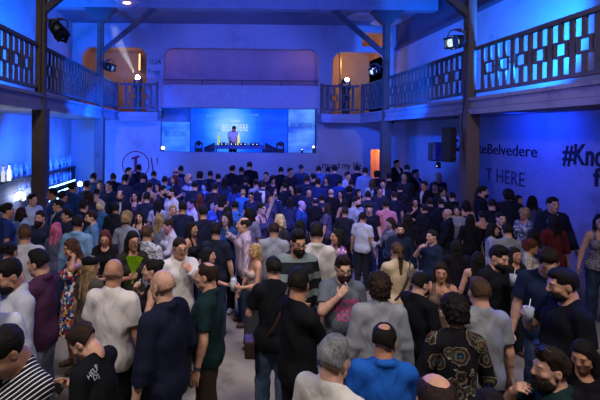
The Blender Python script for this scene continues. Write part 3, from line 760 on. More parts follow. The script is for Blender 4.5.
P(379, 288, 178, 'm', 'curly', 'b', 'long', '#8d9196', 'dd', 'person with dark curly hair in plain grey sweatshirt, seen from behind', D=3.2, H=1.8, g=1.05, hp=(-8, 2, 0))
P(397, 251, 178, 'f', 'pony', 'm', 'blouse', '#c0ab88', 'ff', 'person with long ponytail in cream blouse with crossbody strap, back turned', H=1.66, g=1.06).props += [strap(-1, bag=False)]
P(421, 284, 108, 'm', 'fade', 'k', 'tee', '#101115', 'sx', 'person with faded haircut and beard in black tee, in profile', H=1.79, beard='beard', hp=(0, 8, 0), g=1.14)
P(441, 272, -22, 'f', 'long', 'b', 'tank', '#6a5646', 'em', 'smiling person with long brown hair in tan top, fingers at the mouth', H=1.68, hp=(0, 6, 0))
PEOPLE[-1].arms = 'sm'
P(432, 238, -78, 'm', 'short', 'b', 'tee', '#1f2a40', 'md', 'person in navy tee smoking in profile', H=1.78, hp=(0, 6, 0)).props += [cigarette(-1, 'cigarette smoked by person in navy tee')]
P(457, 249, 150, 'f', 'very_long', 'k', 'blouse', '#16151a', 'dd', 'person with very long black hair in black blouse behind the navy tee', H=1.66)
P(447, 218, -128, 'm', 'bald', 'b', 'suit', '#141823', 'ss', 'bald person in dark suit jacket with white collar', H=1.77, ins='#c9ccd6')
P(457, 213, -35, 'f', 'bob', 'b', 'long_dress', '#8e8c90', 'ds', 'person in long pale lace dress', H=1.67, pat='lace')
P(482, 219, 170, 'f', 'updo', 'k', 'strap', '#111116', 'dd', 'person in open-backed black strap top', H=1.66)
P(493, 235, 62, 'f', 'half', 'k', 'tee', '#9a9ca6', 'sf', 'person in pale grey tee with black crossbody strap, in profile', H=1.66).props += [strap(1, '#111114', bag=False)]
P(499, 258, 16, 'm', 'quiff', 'k', 'tee', '#14161b', 'sK', 'bearded person in black tee raising a cup with a straw', H=1.79, beard='beard', hp=(4, 12, 4)).props += [cup(1, 'clear cup with pale straw raised by bearded person in black tee', straw=STRAW_W)]
P(515, 258, 10, 'f', 'half', 'b', 'blouse', '#2a221f', 'dd', 'person with brown hair half hidden behind the raised cup', H=1.64)
P(507, 231, 172, 'm', 'short', 'k', 'tee', '#83868f', 'dd', 'dark-haired person in light grey tee, back turned, below the camouflage blouse', H=1.78)
P(524, 214, -68, 'f', 'curly', 'l', 'blouse', '#8d9199', 'dd', 'fair curly-haired person in grey and white camouflage blouse', H=1.67, pat='camo', c2='#d0d3da')
P(501, 219, -6, 'm', 'short', 'k', 'tee', '#1d1d26', 'dd', 'person facing forward between black strap top and camouflage blouse', H=1.70)
P(553, 221, 178, 'f', 'very_long', 'k', 'blouse', '#5b1f26', 'ds', 'person with long black hair in burgundy blouse near the wall', H=1.68, legs='skirt', lc='#5b1f26')
P(553, 205, -8, 'm', 'short', 'k', 'jacket', '#161c2c', 'ds', 'person in dark jacket over grey tee leaning by the wall', H=1.78, ins='#6d7078')
P(601, 222, -30, 'f', 'very_long', 'k', 'tank', '#98949c', 'dp', 'long-haired person in pale patterned top by the wall, cut off by picture edge', H=1.68, pat='camo', c2='#5f5a66')
P(531, 251, 48, 'f', 'curly', 'r', 'blouse', '#b3a79a', 'ss', 'person with curly red hair in cream lace blouse', H=1.64, pat='lace', glasses=1)
P(548, 263, -35, 'm', 'quiff', 'b', 'tee', '#1a2742', 'df', 'person in navy tee bowing the head, quiff lit blue', H=1.76, hp=(0, 32, 0))
P(562, 285, -98, 'm', 'short', 'k', 'tee', '#121318', 'Gd', 'bearded person in black tee holding out a drink, in profile', H=1.78, beard='beard', g=1.14, hp=(-4, 12, 0)).props += [cup(-1, 'clear cup with white straw held out by bearded person in profile', straw=STRAW_W)]
P(454, 312, 176, 'f', 'big_curly', 'k', 'blouse', '#17161a', 'ss', 'person with bushy dark hair in top with ringed feather pattern', H=1.72, pat='eyes', g=1.04, D=2.85)
PEOPLE[-1].hair = 'curly'
P(479, 293, 176, 'm', 'short', 'm', 'tee', '#8b8e92', 'ds', 'short-haired person in grey tee, back turned, behind the feather pattern', H=1.77, g=1.04, D=3.3)
P(385, 341, 172, 'm', 'crown_bald', 'k', 'polo', '#1b57ae', 'hd', 'balding person in bright blue polo with a cigarette', H=1.77, hp=(-28, 8, 0), g=1.1).props += [cigarette(-1, 'lit cigarette held up beside the bright blue polo')]
P(335, 359, 132, 'm', 'short', 'g', 'tee', '#c6c2ba', 'dd', 'grey-haired person in cream tee', H=1.73, hp=(0, 6, 0), g=1.06)
P(436, 403, 172, 'm', 'balding', 'b', 'tee', '#23242b', 'ss', 'balding person at the bottom edge between blue polo and feather pattern', H=1.76)
P(490, 408, 176, 'f', 'long', 'k', 'tee', '#1b1b20', 'ss', 'dark-haired person at the bottom edge below the feather pattern', H=1.66)
P(550, 369, -104, 'm', 'quiff', 'b', 'polo', '#122a2a', 'mh', 'bearded person in dark green polo with sunglasses on top of the head', H=1.80, beard='full_beard', glasses=2, hp=(6, 4, 0))
P(583, 356, -40, 'f', 'very_long', 'k', 'blouse', '#141319', 'ss', 'person with long black hair beside the sunglasses on the dark green polo', H=1.66, hp=(-20, 14, 0), D=2.45)
# ---- the middle of the crowd
P(316, 234, 176, 'm', 'quiff', 'k', 'shirt', '#bcb6ae', 'dd', 'dark-haired person in white shirt, back turned, behind the wide-striped sweater', H=1.76)
P(315, 209, 172, 'm', 'crown_bald', 'b', 'jacket', '#15161d', 'dd', 'person in black jacket with thinning crown, behind the white shirt', H=1.80)
P(363, 221, 138, 'm', 'short', 'k', 'tee', '#b9bcc8', 'dd', 'person in white tee, back turned, in the middle of the hall', H=1.74)
P(369, 209, -22, 'm', 'quiff', 'b', 'tee', '#131722', 'dd', 'person in black tee talking to the white tee', H=1.80, hp=(0, 10, 0))
P(337, 237, -78, 'f', 'half', 'k', 'dress', '#6a3158', 'dd', 'person in pink and purple floral dress, in profile', H=1.66, pat='floral', c2='#c9b0c0')
P(357, 202, 30, 'm', 'short', 'k', 'tee', '#8e95a5', 'dd', 'bearded person in two-tone grey tee behind the white tee', H=1.80, beard='beard')
P(386, 205, 168, 'm', 'short', 'k', 'tee', '#b8737c', 'dd', 'person in salmon pink tee', H=1.76)
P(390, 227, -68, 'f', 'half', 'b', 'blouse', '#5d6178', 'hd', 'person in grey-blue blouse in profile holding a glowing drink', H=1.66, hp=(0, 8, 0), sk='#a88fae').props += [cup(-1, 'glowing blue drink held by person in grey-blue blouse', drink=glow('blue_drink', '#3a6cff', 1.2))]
P(400, 235, -18, 'm', 'short', 'k', 'shirt', '#1b2338', 'hd', 'bearded person in navy shirt facing the cream blouse', H=1.76, beard='beard')
P(415, 205, -10, 'f', 'bob', 'k', 'dress', '#0f0f14', 'mc', 'person in black dress with arms folded, one hand at the chin', H=1.66)
P(331, 193, 176, 'm', 'ring', 's', 'tee', '#12131a', 'sd', 'broad person with shaved head in black tee, back turned, deep in the crowd', H=1.82, g=1.1)
P(309, 192, -6, 'm', 'short', 'k', 'shirt', '#1c2340', 'dd', 'person in dark blue shirt facing forward beside the broad shaved head', H=1.76)
P(318, 183, 150, 'm', 'short', 'k', 'tee', '#1f2f6a', 'dd', 'person in blue tee in front of the wall lettering', H=1.72)
P(359, 193, 10, 'f', 'long', 'k', 'tank', '#23212d', 'dd', 'long dark-haired person facing forward under the wall lettering', H=1.68)
P(380, 191, -8, 'm', 'short', 'k', 'tee', '#25283a', 'dd', 'person in dark tee facing forward below the doorway', H=1.74)
P(372, 183, 175, 'f', 'wavy', 'm', 'tee', '#aab0c0', 'dd', 'person with wavy brown hair in white top in front of the lit doorway', H=1.70)
P(383, 184, -18, 'm', 'short', 'k', 'jacket', '#1d2030', 'dd', 'person in dark jacket at the foot of the slim dark column', H=1.76)
P(365, 172, 172, 'm', 'short', 'k', 'shirt', '#6a86b8', 'dd', 'person in light blue shirt beside the lit doorway', H=1.84)
P(377, 175, 165, 'm', 'curly', 'k', 'tee', '#1b1c26', 'dd', 'dark curly head against the lit doorway', H=1.74)
P(397, 164, 20, 'm', 'short', 'k', 'jacket', '#14161f', 'dd', 'tall person in black jacket against the wall beside the slim column', H=1.92)
P(407, 169, 160, 'm', 'short', 'k', 'jacket', '#161824', 'dd', 'person in black jacket next to the tall one by the wall', H=1.84)
P(416, 174, 30, 'm', 'short', 'k', 'suit', '#151722', 'dd', 'person in open black jacket over white shirt by the wall', H=1.80)
P(404, 178, -20, 'm', 'ring', 'm', 'tee', '#2a3350', 'dd', 'shaved person in blue-grey tee among the black jackets', H=1.74)
P(400, 189, 170, 'm', 'short', 'k', 'jacket', '#15161e', 'dd', 'dark-haired person in black jacket, back turned, in front of the shaved blue-grey tee', H=1.76)
P(424, 186, -60, 'm', 'short', 'k', 'jacket', '#14151c', 'ds', 'person in black bomber jacket with reddish face, below the hanging loudspeaker', H=1.80, sk='#c4806e')
P(439, 177, 10, 'm', 'bald', 'b', 'tee', '#232838', 'dd', 'bald person standing against the wall below the hanging loudspeaker', H=1.80)
P(435, 187, -30, 'm', 'short', 'b', 'tee', '#1f2230', 'dd', 'person in dark tee behind the black bomber jacket', H=1.76)
P(443, 192, -5, 'm', 'curly', 'b', 'suit', '#1a1c28', 'dd', 'curly-haired person in dark jacket over white shirt', H=1.76, ins='#b7bbcc')
P(452, 197, 175, 'm', 'short', 'k', 'tee', '#171923', 'dd', 'dark-haired person in black tee, back turned, in front of the curly-haired white shirt', H=1.76)
P(475, 183, 170, 'f', 'long', 'k', 'blouse', '#191b26', 'dd', 'long dark-haired person beside the brown wooden column', H=1.76)
P(483, 192, 62, 'm', 'short', 'k', 'jacket', '#151720', 'dH', 'bearded person in dark jacket raising a hand, beside the brown wooden column', D=8.7, beard='beard')
P(508, 196, 168, 'm', 'curly', 'k', 'jacket', '#1c1e2b', 'dd', 'curly-haired person in dark jacket in front of the painted word on the wall', H=1.84, g=1.15)
P(532, 201, 160, 'f', 'half', 'k', 'blouse', '#4a4c66', 'dd', 'dark-haired person in grey-violet blouse behind the camouflage blouse', H=1.70)
P(466, 205, 176, 'f', 'bob', 'k', 'tank', '#1c1c26', 'dd', 'dark-haired person in black tank top at the foot of the brown wooden column', H=1.66)
# ---- the far rows, the stage light's dark blue put into their colours
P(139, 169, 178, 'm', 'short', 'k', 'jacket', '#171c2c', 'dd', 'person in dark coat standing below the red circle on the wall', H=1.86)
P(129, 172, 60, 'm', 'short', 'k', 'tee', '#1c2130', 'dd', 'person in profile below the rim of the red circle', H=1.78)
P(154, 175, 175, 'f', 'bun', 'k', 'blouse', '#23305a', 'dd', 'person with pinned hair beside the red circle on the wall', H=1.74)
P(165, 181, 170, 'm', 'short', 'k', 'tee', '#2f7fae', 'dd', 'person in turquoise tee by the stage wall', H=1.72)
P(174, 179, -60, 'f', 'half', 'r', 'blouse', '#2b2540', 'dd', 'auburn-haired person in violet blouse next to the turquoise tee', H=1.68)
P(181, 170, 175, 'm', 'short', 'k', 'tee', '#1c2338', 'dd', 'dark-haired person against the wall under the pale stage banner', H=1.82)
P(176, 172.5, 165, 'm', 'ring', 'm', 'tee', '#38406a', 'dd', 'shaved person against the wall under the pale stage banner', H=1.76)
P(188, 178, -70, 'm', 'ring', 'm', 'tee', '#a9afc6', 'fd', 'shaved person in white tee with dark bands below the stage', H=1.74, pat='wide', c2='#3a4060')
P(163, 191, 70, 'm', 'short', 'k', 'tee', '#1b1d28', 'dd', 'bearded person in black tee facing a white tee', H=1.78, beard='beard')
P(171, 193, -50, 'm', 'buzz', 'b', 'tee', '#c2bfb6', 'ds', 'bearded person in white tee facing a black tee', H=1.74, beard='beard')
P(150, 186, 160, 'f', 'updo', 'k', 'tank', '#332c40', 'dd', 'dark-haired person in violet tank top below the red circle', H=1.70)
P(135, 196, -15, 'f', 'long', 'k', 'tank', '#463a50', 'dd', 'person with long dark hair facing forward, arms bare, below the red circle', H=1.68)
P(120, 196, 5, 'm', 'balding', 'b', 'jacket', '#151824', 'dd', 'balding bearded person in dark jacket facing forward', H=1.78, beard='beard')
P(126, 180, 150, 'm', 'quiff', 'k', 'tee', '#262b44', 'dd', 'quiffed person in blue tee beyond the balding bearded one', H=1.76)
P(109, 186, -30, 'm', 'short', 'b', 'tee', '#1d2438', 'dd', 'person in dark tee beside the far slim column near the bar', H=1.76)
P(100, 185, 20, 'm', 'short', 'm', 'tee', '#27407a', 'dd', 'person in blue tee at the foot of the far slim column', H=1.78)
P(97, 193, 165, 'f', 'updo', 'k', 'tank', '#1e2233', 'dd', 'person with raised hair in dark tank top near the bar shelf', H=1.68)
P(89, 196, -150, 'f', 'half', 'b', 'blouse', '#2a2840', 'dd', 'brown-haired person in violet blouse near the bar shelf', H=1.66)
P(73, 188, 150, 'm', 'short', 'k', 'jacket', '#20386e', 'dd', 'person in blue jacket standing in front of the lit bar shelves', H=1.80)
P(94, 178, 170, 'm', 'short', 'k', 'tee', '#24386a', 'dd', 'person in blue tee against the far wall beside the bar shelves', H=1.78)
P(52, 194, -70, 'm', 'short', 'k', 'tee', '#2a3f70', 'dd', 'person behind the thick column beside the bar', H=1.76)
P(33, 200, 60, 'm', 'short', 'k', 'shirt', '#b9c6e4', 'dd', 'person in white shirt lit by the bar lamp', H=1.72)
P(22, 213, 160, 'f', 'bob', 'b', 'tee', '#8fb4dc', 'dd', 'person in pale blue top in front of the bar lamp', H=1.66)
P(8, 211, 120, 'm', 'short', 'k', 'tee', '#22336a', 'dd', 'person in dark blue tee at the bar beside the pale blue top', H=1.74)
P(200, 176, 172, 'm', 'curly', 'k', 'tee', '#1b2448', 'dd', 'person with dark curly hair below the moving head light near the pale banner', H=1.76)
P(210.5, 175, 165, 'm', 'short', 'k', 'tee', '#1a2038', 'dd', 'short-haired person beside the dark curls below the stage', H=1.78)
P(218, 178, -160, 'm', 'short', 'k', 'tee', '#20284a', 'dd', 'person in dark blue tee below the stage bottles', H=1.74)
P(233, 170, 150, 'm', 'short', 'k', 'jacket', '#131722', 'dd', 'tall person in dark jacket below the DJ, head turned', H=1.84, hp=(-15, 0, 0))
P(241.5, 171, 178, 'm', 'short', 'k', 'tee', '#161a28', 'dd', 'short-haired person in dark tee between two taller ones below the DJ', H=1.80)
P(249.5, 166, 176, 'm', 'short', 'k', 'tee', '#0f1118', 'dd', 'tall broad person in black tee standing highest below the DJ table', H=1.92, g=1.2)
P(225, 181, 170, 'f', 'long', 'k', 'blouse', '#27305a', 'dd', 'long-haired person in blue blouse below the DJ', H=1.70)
P(204, 187, -20, 'f', 'bob', 'k', 'tee', '#2748b4', 'dd', 'person with face lit blue in blue tee below the stage', H=1.68, sk='#8fa0e8')  # the blue light on the face is painted as skin colour
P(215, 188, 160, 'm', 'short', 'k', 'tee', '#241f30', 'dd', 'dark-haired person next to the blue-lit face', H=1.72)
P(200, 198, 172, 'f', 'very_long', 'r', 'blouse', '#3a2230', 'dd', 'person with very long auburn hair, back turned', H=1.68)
P(191, 204, -55, 'f', 'bun', 'k', 'blouse', '#b7b3d6', 'dd', 'person in white blouse with violet-lit face beside the long auburn hair', H=1.68, sk='#a884d0')  # violet light is put into the skin and blouse colours
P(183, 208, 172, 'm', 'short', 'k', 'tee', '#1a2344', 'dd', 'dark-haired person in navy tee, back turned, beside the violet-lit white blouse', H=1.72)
P(211, 205, 60, 'f', 'half', 'k', 'tee', '#3450c0', 'dh', 'person in bright blue top with hand raised near the face', H=1.66, sk='#9a90e0')  # skin colour carries the blue light
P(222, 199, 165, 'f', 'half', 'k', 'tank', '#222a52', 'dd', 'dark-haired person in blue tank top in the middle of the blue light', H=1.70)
P(235, 206, 178, 'f', 'updo', 'k', 'tee', '#3f66d0', 'dd', 'person with pinned dark hair in blue-lit tee, back turned', H=1.66)  # blue light put into the tee's colour
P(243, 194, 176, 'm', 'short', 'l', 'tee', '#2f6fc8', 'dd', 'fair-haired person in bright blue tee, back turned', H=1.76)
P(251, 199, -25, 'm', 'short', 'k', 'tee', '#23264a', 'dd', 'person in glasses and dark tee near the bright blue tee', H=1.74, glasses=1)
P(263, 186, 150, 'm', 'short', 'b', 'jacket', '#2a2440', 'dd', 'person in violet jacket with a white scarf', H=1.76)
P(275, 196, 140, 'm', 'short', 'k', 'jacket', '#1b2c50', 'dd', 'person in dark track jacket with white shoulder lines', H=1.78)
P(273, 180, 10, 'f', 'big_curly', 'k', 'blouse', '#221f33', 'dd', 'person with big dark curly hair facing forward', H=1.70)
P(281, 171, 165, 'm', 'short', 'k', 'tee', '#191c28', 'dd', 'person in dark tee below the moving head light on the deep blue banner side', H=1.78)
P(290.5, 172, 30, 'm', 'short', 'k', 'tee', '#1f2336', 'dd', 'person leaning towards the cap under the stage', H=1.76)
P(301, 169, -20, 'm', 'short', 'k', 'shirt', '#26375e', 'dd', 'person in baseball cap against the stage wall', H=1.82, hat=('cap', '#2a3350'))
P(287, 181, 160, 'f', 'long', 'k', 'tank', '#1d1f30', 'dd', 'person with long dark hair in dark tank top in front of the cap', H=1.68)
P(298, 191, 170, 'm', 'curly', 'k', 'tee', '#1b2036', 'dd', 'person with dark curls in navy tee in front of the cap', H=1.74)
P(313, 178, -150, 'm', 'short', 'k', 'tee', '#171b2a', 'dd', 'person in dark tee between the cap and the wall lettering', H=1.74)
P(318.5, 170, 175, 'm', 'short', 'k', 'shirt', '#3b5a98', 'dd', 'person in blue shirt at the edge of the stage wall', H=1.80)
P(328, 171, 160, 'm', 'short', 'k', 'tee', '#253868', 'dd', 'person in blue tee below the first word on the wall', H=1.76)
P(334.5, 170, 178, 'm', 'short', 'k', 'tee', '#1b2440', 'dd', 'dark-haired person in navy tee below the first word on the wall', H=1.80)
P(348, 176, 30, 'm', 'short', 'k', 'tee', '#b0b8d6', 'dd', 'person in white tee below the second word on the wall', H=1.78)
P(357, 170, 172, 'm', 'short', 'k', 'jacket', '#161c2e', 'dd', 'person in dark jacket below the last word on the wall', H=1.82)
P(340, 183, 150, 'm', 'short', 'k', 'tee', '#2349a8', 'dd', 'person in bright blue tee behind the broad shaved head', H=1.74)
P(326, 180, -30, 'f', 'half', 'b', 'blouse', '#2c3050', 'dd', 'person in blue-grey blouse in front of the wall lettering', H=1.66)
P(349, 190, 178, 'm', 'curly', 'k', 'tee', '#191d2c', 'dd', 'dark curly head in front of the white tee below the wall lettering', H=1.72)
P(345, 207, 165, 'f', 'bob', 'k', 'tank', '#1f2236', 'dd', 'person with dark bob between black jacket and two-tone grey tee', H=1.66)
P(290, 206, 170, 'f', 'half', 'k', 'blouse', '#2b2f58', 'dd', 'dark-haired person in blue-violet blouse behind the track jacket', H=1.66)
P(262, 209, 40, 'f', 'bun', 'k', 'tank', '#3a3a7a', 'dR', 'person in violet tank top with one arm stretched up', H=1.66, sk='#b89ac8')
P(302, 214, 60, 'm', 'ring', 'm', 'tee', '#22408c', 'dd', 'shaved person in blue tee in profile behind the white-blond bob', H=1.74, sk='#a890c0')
P(326, 219, -120, 'f', 'half', 'b', 'tee', '#4a4660', 'dd', 'brown-haired person in violet tee beside the thinning crown', H=1.66)
P(250, 214, 150, 'f', 'half', 'k', 'tee', '#6a6890', 'dd', 'dark-haired person in pale violet tee behind the lilac stripes', H=1.64)
P(300, 227, 165, 'f', 'long', 'k', 'blouse', '#17171f', 'dd', 'person with long black hair between white shirt and white-blond bob', H=1.66)
P(345, 222, 150, 'm', 'short', 'b', 'tee', '#1c1d2a', 'dd', 'person in dark tee between floral dress and white tee', H=1.70)
P(408, 222, 160, 'f', 'long', 'k', 'blouse', '#17161d', 'dd', 'person with long dark hair between salmon tee and bald suit', H=1.66)
P(424, 214, -160, 'm', 'short', 'k', 'jacket', '#14151c', 'dd', 'dark-haired person in black jacket beside the bald suit', H=1.76)
P(430, 203, 170, 'm', 'short', 'k', 'jacket', '#15171f', 'dd', 'person in black jacket behind the folded arms', H=1.78)
P(394, 196, -170, 'm', 'short', 'b', 'tee', '#1d2030', 'dd', 'brown-haired person in dark tee behind the salmon tee', H=1.76)
P(405, 197, 160, 'f', 'half', 'k', 'blouse', '#1a1a24', 'dd', 'dark-haired person in black blouse behind the folded arms', H=1.68)
P(368, 196, 165, 'm', 'short', 'k', 'shirt', '#252b44', 'dd', 'dark-haired person in blue-grey shirt below the wavy brown hair', H=1.74)
P(284, 187, -140, 'm', 'short', 'k', 'tee', '#1a1e30', 'dd', 'short-haired person in dark tee behind the track jacket', H=1.74)
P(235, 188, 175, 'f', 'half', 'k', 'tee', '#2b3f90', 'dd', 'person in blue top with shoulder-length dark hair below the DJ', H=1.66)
P(256, 184, -165, 'm', 'short', 'k', 'tee', '#8d8fae', 'dd', 'person in pale tee below the tall broad black tee', H=1.72)
P(245, 182, 178, 'm', 'short', 'k', 'jacket', '#151826', 'dd', 'person in dark jacket directly below the tall broad black tee', H=1.74)
P(195, 186, 168, 'm', 'short', 'k', 'tee', '#1d2640', 'dd', 'dark-haired person in navy tee beside the blue-lit face', H=1.74)
P(143, 178, -175, 'm', 'short', 'k', 'tee', '#1a2030', 'dd', 'dark-haired person in front of the dark coat below the red circle', H=1.76)
P(158, 204, 178, 'f', 'long', 'k', 'tee', '#9a9cb4', 'dd', 'person in pale tee with long dark hair behind the light brown hair', H=1.68)
P(173, 210, 20, 'f', 'wavy', 'l', 'blouse', '#5d5870', 'dd', 'fair wavy-haired person in grey-violet blouse facing forward', H=1.66)
P(116, 209, 172, 'm', 'short', 'k', 'jacket', '#171a26', 'dd', 'dark-haired person in dark jacket beside the pale blond hair', H=1.74)
P(84, 207, 150, 'm', 'quiff', 'k', 'jacket', '#161823', 'dd', 'person in black jacket behind the mid-blue shirt', H=1.76)
P(58, 206, -60, 'm', 'short', 'k', 'jacket', '#1c2742', 'dd', 'person in navy jacket just past the thick column', H=1.76)
P(63, 197, 140, 'm', 'short', 'k', 'jacket', '#1e3058', 'dd', 'person in dark blue jacket facing the lit bar shelves', H=1.76)
P(441, 205, 172, 'm', 'short', 'k', 'tee', '#16171f', 'dd', 'dark-haired person in black tee behind the bald suit', H=1.74)
P(519, 200, 20, 'f', 'half', 'k', 'blouse', '#23222e', 'dd', 'dark-haired person in black blouse behind the fair curly hair', H=1.68)
P(470, 230, 160, 'f', 'long', 'k', 'blouse', '#15151b', 'dd', 'person with long dark hair in black blouse below the lace dress', H=1.64)
P(478, 268, 150, 'f', 'long', 'k', 'tank', '#15141a', 'dd', 'person with long black hair between tan top and raised cup', H=1.62)
P(533, 238, 168, 'f', 'half', 'k', 'tee', '#2a2a36', 'dd', 'dark-haired person in charcoal tee behind the curly red hair', H=1.64)
P(87, 186, 160, 'm', 'short', 'k', 'tee', '#1c2744', 'dd', 'person in dark blue tee between bar shelves and far slim column', H=1.76)
P(113, 178, -150, 'm', 'short', 'k', 'jacket', '#171c2c', 'dd', 'person in black jacket just past the far slim column', H=1.78)
P(147, 198, 172, 'm', 'quiff', 'k', 'tee', '#20283c', 'dd', 'quiffed person in dark tee, back turned, behind the bearded pair', H=1.74)
P(158, 187, -30, 'f', 'half', 'k', 'blouse', '#302c48', 'dd', 'dark-haired person in violet-grey blouse behind the bearded pair', H=1.66)
P(228, 212, 150, 'f', 'long', 'k', 'blouse', '#28305c', 'dd', 'person with long dark hair in navy blouse in front of the blue-lit tee', H=1.64)
P(203, 213, -160, 'm', 'short', 'k', 'tee', '#1b1f36', 'dd', 'person in dark tee behind the facing lit phone', H=1.70)
P(270, 204, 20, 'f', 'half', 'b', 'tee', '#3b3a66', 'dd', 'brown-haired person in violet-blue tee beside the stretched arm', H=1.66)
P(322, 202, 165, 'm', 'short', 'k', 'shirt', '#262d4c', 'dd', 'person in blue-black shirt in front of the broad shaved head', H=1.72)
P(340, 197, -25, 'f', 'long', 'k', 'tank', '#2a2438', 'dd', 'person with long hair in plum tank top beside the broad shaved head', H=1.66)
P(351, 184, 160, 'm', 'short', 'b', 'tee', '#202a48', 'dd', 'brown-haired person in blue tee below the second word on the wall', H=1.74)
P(412, 187, 150, 'f', 'half', 'k', 'blouse', '#191a26', 'dd', 'person in black blouse between black jackets and reddish face', H=1.68)
P(470, 193, 172, 'm', 'short', 'k', 'jacket', '#14161e', 'dd', 'person in black jacket half behind the brown wooden column', D=8.9)
P(492, 205, 160, 'm', 'short', 'k', 'tee', '#1a1b28', 'dd', 'dark-haired person in black tee below the raised hand by the column', H=1.74)
P(266, 176, -20, 'm', 'short', 'k', 'tee', '#1a2240', 'dd', 'person in navy tee below the stage between table and moving head', H=1.74)
P(307, 180, 165, 'm', 'short', 'b', 'tee', '#20294a', 'dd', 'brown-haired person in blue tee close in front of the cap', H=1.74)
P(389, 178, 170, 'm', 'short', 'k', 'jacket', '#15171f', 'dd', 'person in black jacket just past the slim dark column', H=1.78)
P(577, 330, 165, 'm', 'short', 'k', 'jacket', '#14161f', 'dd', 'dark-haired person in black jacket behind the drink', H=1.6, D=2.75)
PEOPLE.pop()
P(327, 252, 170, 'f', 'half', 'k', 'tee', '#2a2430', 'dd', 'dark-haired person in dark violet tee behind the pink lettering', H=1.62)
PEOPLE.pop()
# ------------------------------------------------------------------ the hall
XL, XR, WL, WR, YB, YG = -4.04, 5.73, -6.2, 7.4, 18.2, 17.2
ZB, ZT, ZH = 3.15, 3.5, 4.62
M_WALL = plaster('grey_plaster', '#a6a2b0', '#8a8694', .9)
M_BACK = plaster('pale_plaster', '#aaa6b4', '#918d9c', .7)
M_UP = plaster('dark_plaster', '#5c5a6a', '#494757', .8)
M_CEIL = plaster('ceiling_paint', '#7f7d90', '#6c6a7e', .6)
M_BEAM = plaster('beam_paint', '#8d8a98', '#76738a', 1.5)
M_FLOOR = plaster('worn_concrete', '#8c8479', '#6f685e', 1.1, .7)
M_FASCIA = plaster('fascia_plaster', '#8d8790', '#6f6a76', 1.6)
M_COL = plaster('brown_column_paint', '#5a4e48', '#40372f', 3.0, .7)
M_STEEL = plaster('grey_steel_paint', '#4c4a50', '#37353c', 3.0, .6)
M_RAIL = plaster('rail_paint', '#5a5352', '#464146', 4.0, .6)
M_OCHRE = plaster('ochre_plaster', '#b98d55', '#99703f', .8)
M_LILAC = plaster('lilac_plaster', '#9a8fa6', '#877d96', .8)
M_BLACK = plain('black_plastic', '#121215', .45)
M_PAINT = plain('black_wall_paint', '#22212f', .9); M_REDP = plain('red_wall_paint', '#8a2448', .9); M_LTP = plain('pale_wall_paint', '#c0bccf', .9)

box('floor', (-7.5, -3, FZ - .2), (8.6, 22, FZ), M_FLOOR, kind='structure')
box('ceiling', (WL - .3, -3, 7.3), (WR + .3, 22, 7.5), M_CEIL, kind='structure')
wl = box('wall_left', (WL - .2, 3, FZ), (WL, 22, 7.3), M_WALL, kind='structure')
wr = box('wall_right', (WR, 3, FZ), (WR + .3, 22, 6.28), M_WALL, kind='structure')
box('wall_right_upper', (WR + .1, 3, 6.28), (WR + .3, 22, 7.3), M_UP, kind='structure')
box('trim_1', (WR - .05, 3, 6.2), (WR + .1, 18, 6.32), M_UP, kind='structure')

def rrect(x0, z0, x1, z1, r, corners='tltr'):
    pts = []
    for cx, cz, a0, on in ((x1 - r, z0 + r, -90, 'br'), (x1 - r, z1 - r, 0, 'tr'), (x0 + r, z1 - r, 90, 'tl'), (x0 + r, z0 + r, 180, 'bl')):
        if on in corners and r > 0:
            for k in range(9): a = R_(a0 + k * 11.25); pts.append((cx + r * math.cos(a), cz + r * math.sin(a)))
        else: pts.append(((x1 if 'r' == on[1] else x0), (z1 if on[0] == 't' else z0)))
    return pts
OPEN = [rrect(-5.8, 3.5, -3.05, 6.3, .45), rrect(-2.33, 4.72, 4.24, 6.28, .4), rrect(4.83, 3.5, 7.1, 6.18, .45), rrect(6.06, 6.42, 7.3, 7.02, .15),
        rrect(-2.45, 1.87, 4.22, 3.75, 0, ''), rrect(6.48, FZ + .02, 6.95, 2.06, 0, '')]
def pierced(name, outer, holes, y0, y1, m):
    cu = bpy.data.curves.new(name, 'CURVE'); cu.dimensions = '2D'; cu.fill_mode = 'BOTH'; cu.extrude = (y1 - y0) / 2
    for loop in [outer] + holes:
        sp = cu.splines.new('POLY'); sp.points.add(len(loop) - 1); sp.use_cyclic_u = True
        for q, (x, z) in zip(sp.points, loop): q.co = (x, z, 0, 1)
    o = bpy.data.objects.new(name, cu); COL.objects.link(o)
    me = bpy.data.meshes.new_from_object(o.evaluated_get(bpy.context.evaluated_depsgraph_get())); bpy.data.objects.remove(o); bpy.data.curves.remove(cu)
    me.transform(Matrix.Translation((0, (y0 + y1) / 2, 0)) @ Matrix.Rotation(R_(90), 4, 'X')); me.materials.clear()
    return link(name, me, mats=[m])
wb = pierced('wall_back', rrect(WL - .2, FZ, WR + .3, 7.3, 0, ''), OPEN, YB, YB + .3, M_BACK); wb['kind'] = 'structure'

def alcove(name, x0, x1, z0, z1, d, m):
    y0, y1 = YB + .3, YB + .3 + d
    for nm, lo, hi in ((name, (x0 - .1, y1, z0), (x1 + .1, y1 + .1, z1)), (name, (x0 - .1, y0, z0), (x0, y1, z1)), (name, (x1, y0, z0), (x1 + .1, y1, z1)), ('floor' + name[4:], (x0 - .1, y0, z0 - .1), (x1 + .1, y1 + .1, z0)), ('ceiling' + name[4:], (x0 - .1, y0, z1), (x1 + .1, y1 + .1, z1 + .1))): box(nm, lo, hi, m, kind='structure')
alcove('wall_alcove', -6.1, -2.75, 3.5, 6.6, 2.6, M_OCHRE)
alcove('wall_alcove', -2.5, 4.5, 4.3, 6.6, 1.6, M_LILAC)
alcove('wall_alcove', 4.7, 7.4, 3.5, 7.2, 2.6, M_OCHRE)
alcove('wall_stage_recess', -3.0, 4.75, 1.2, 4.1, 2.4, M_WALL)
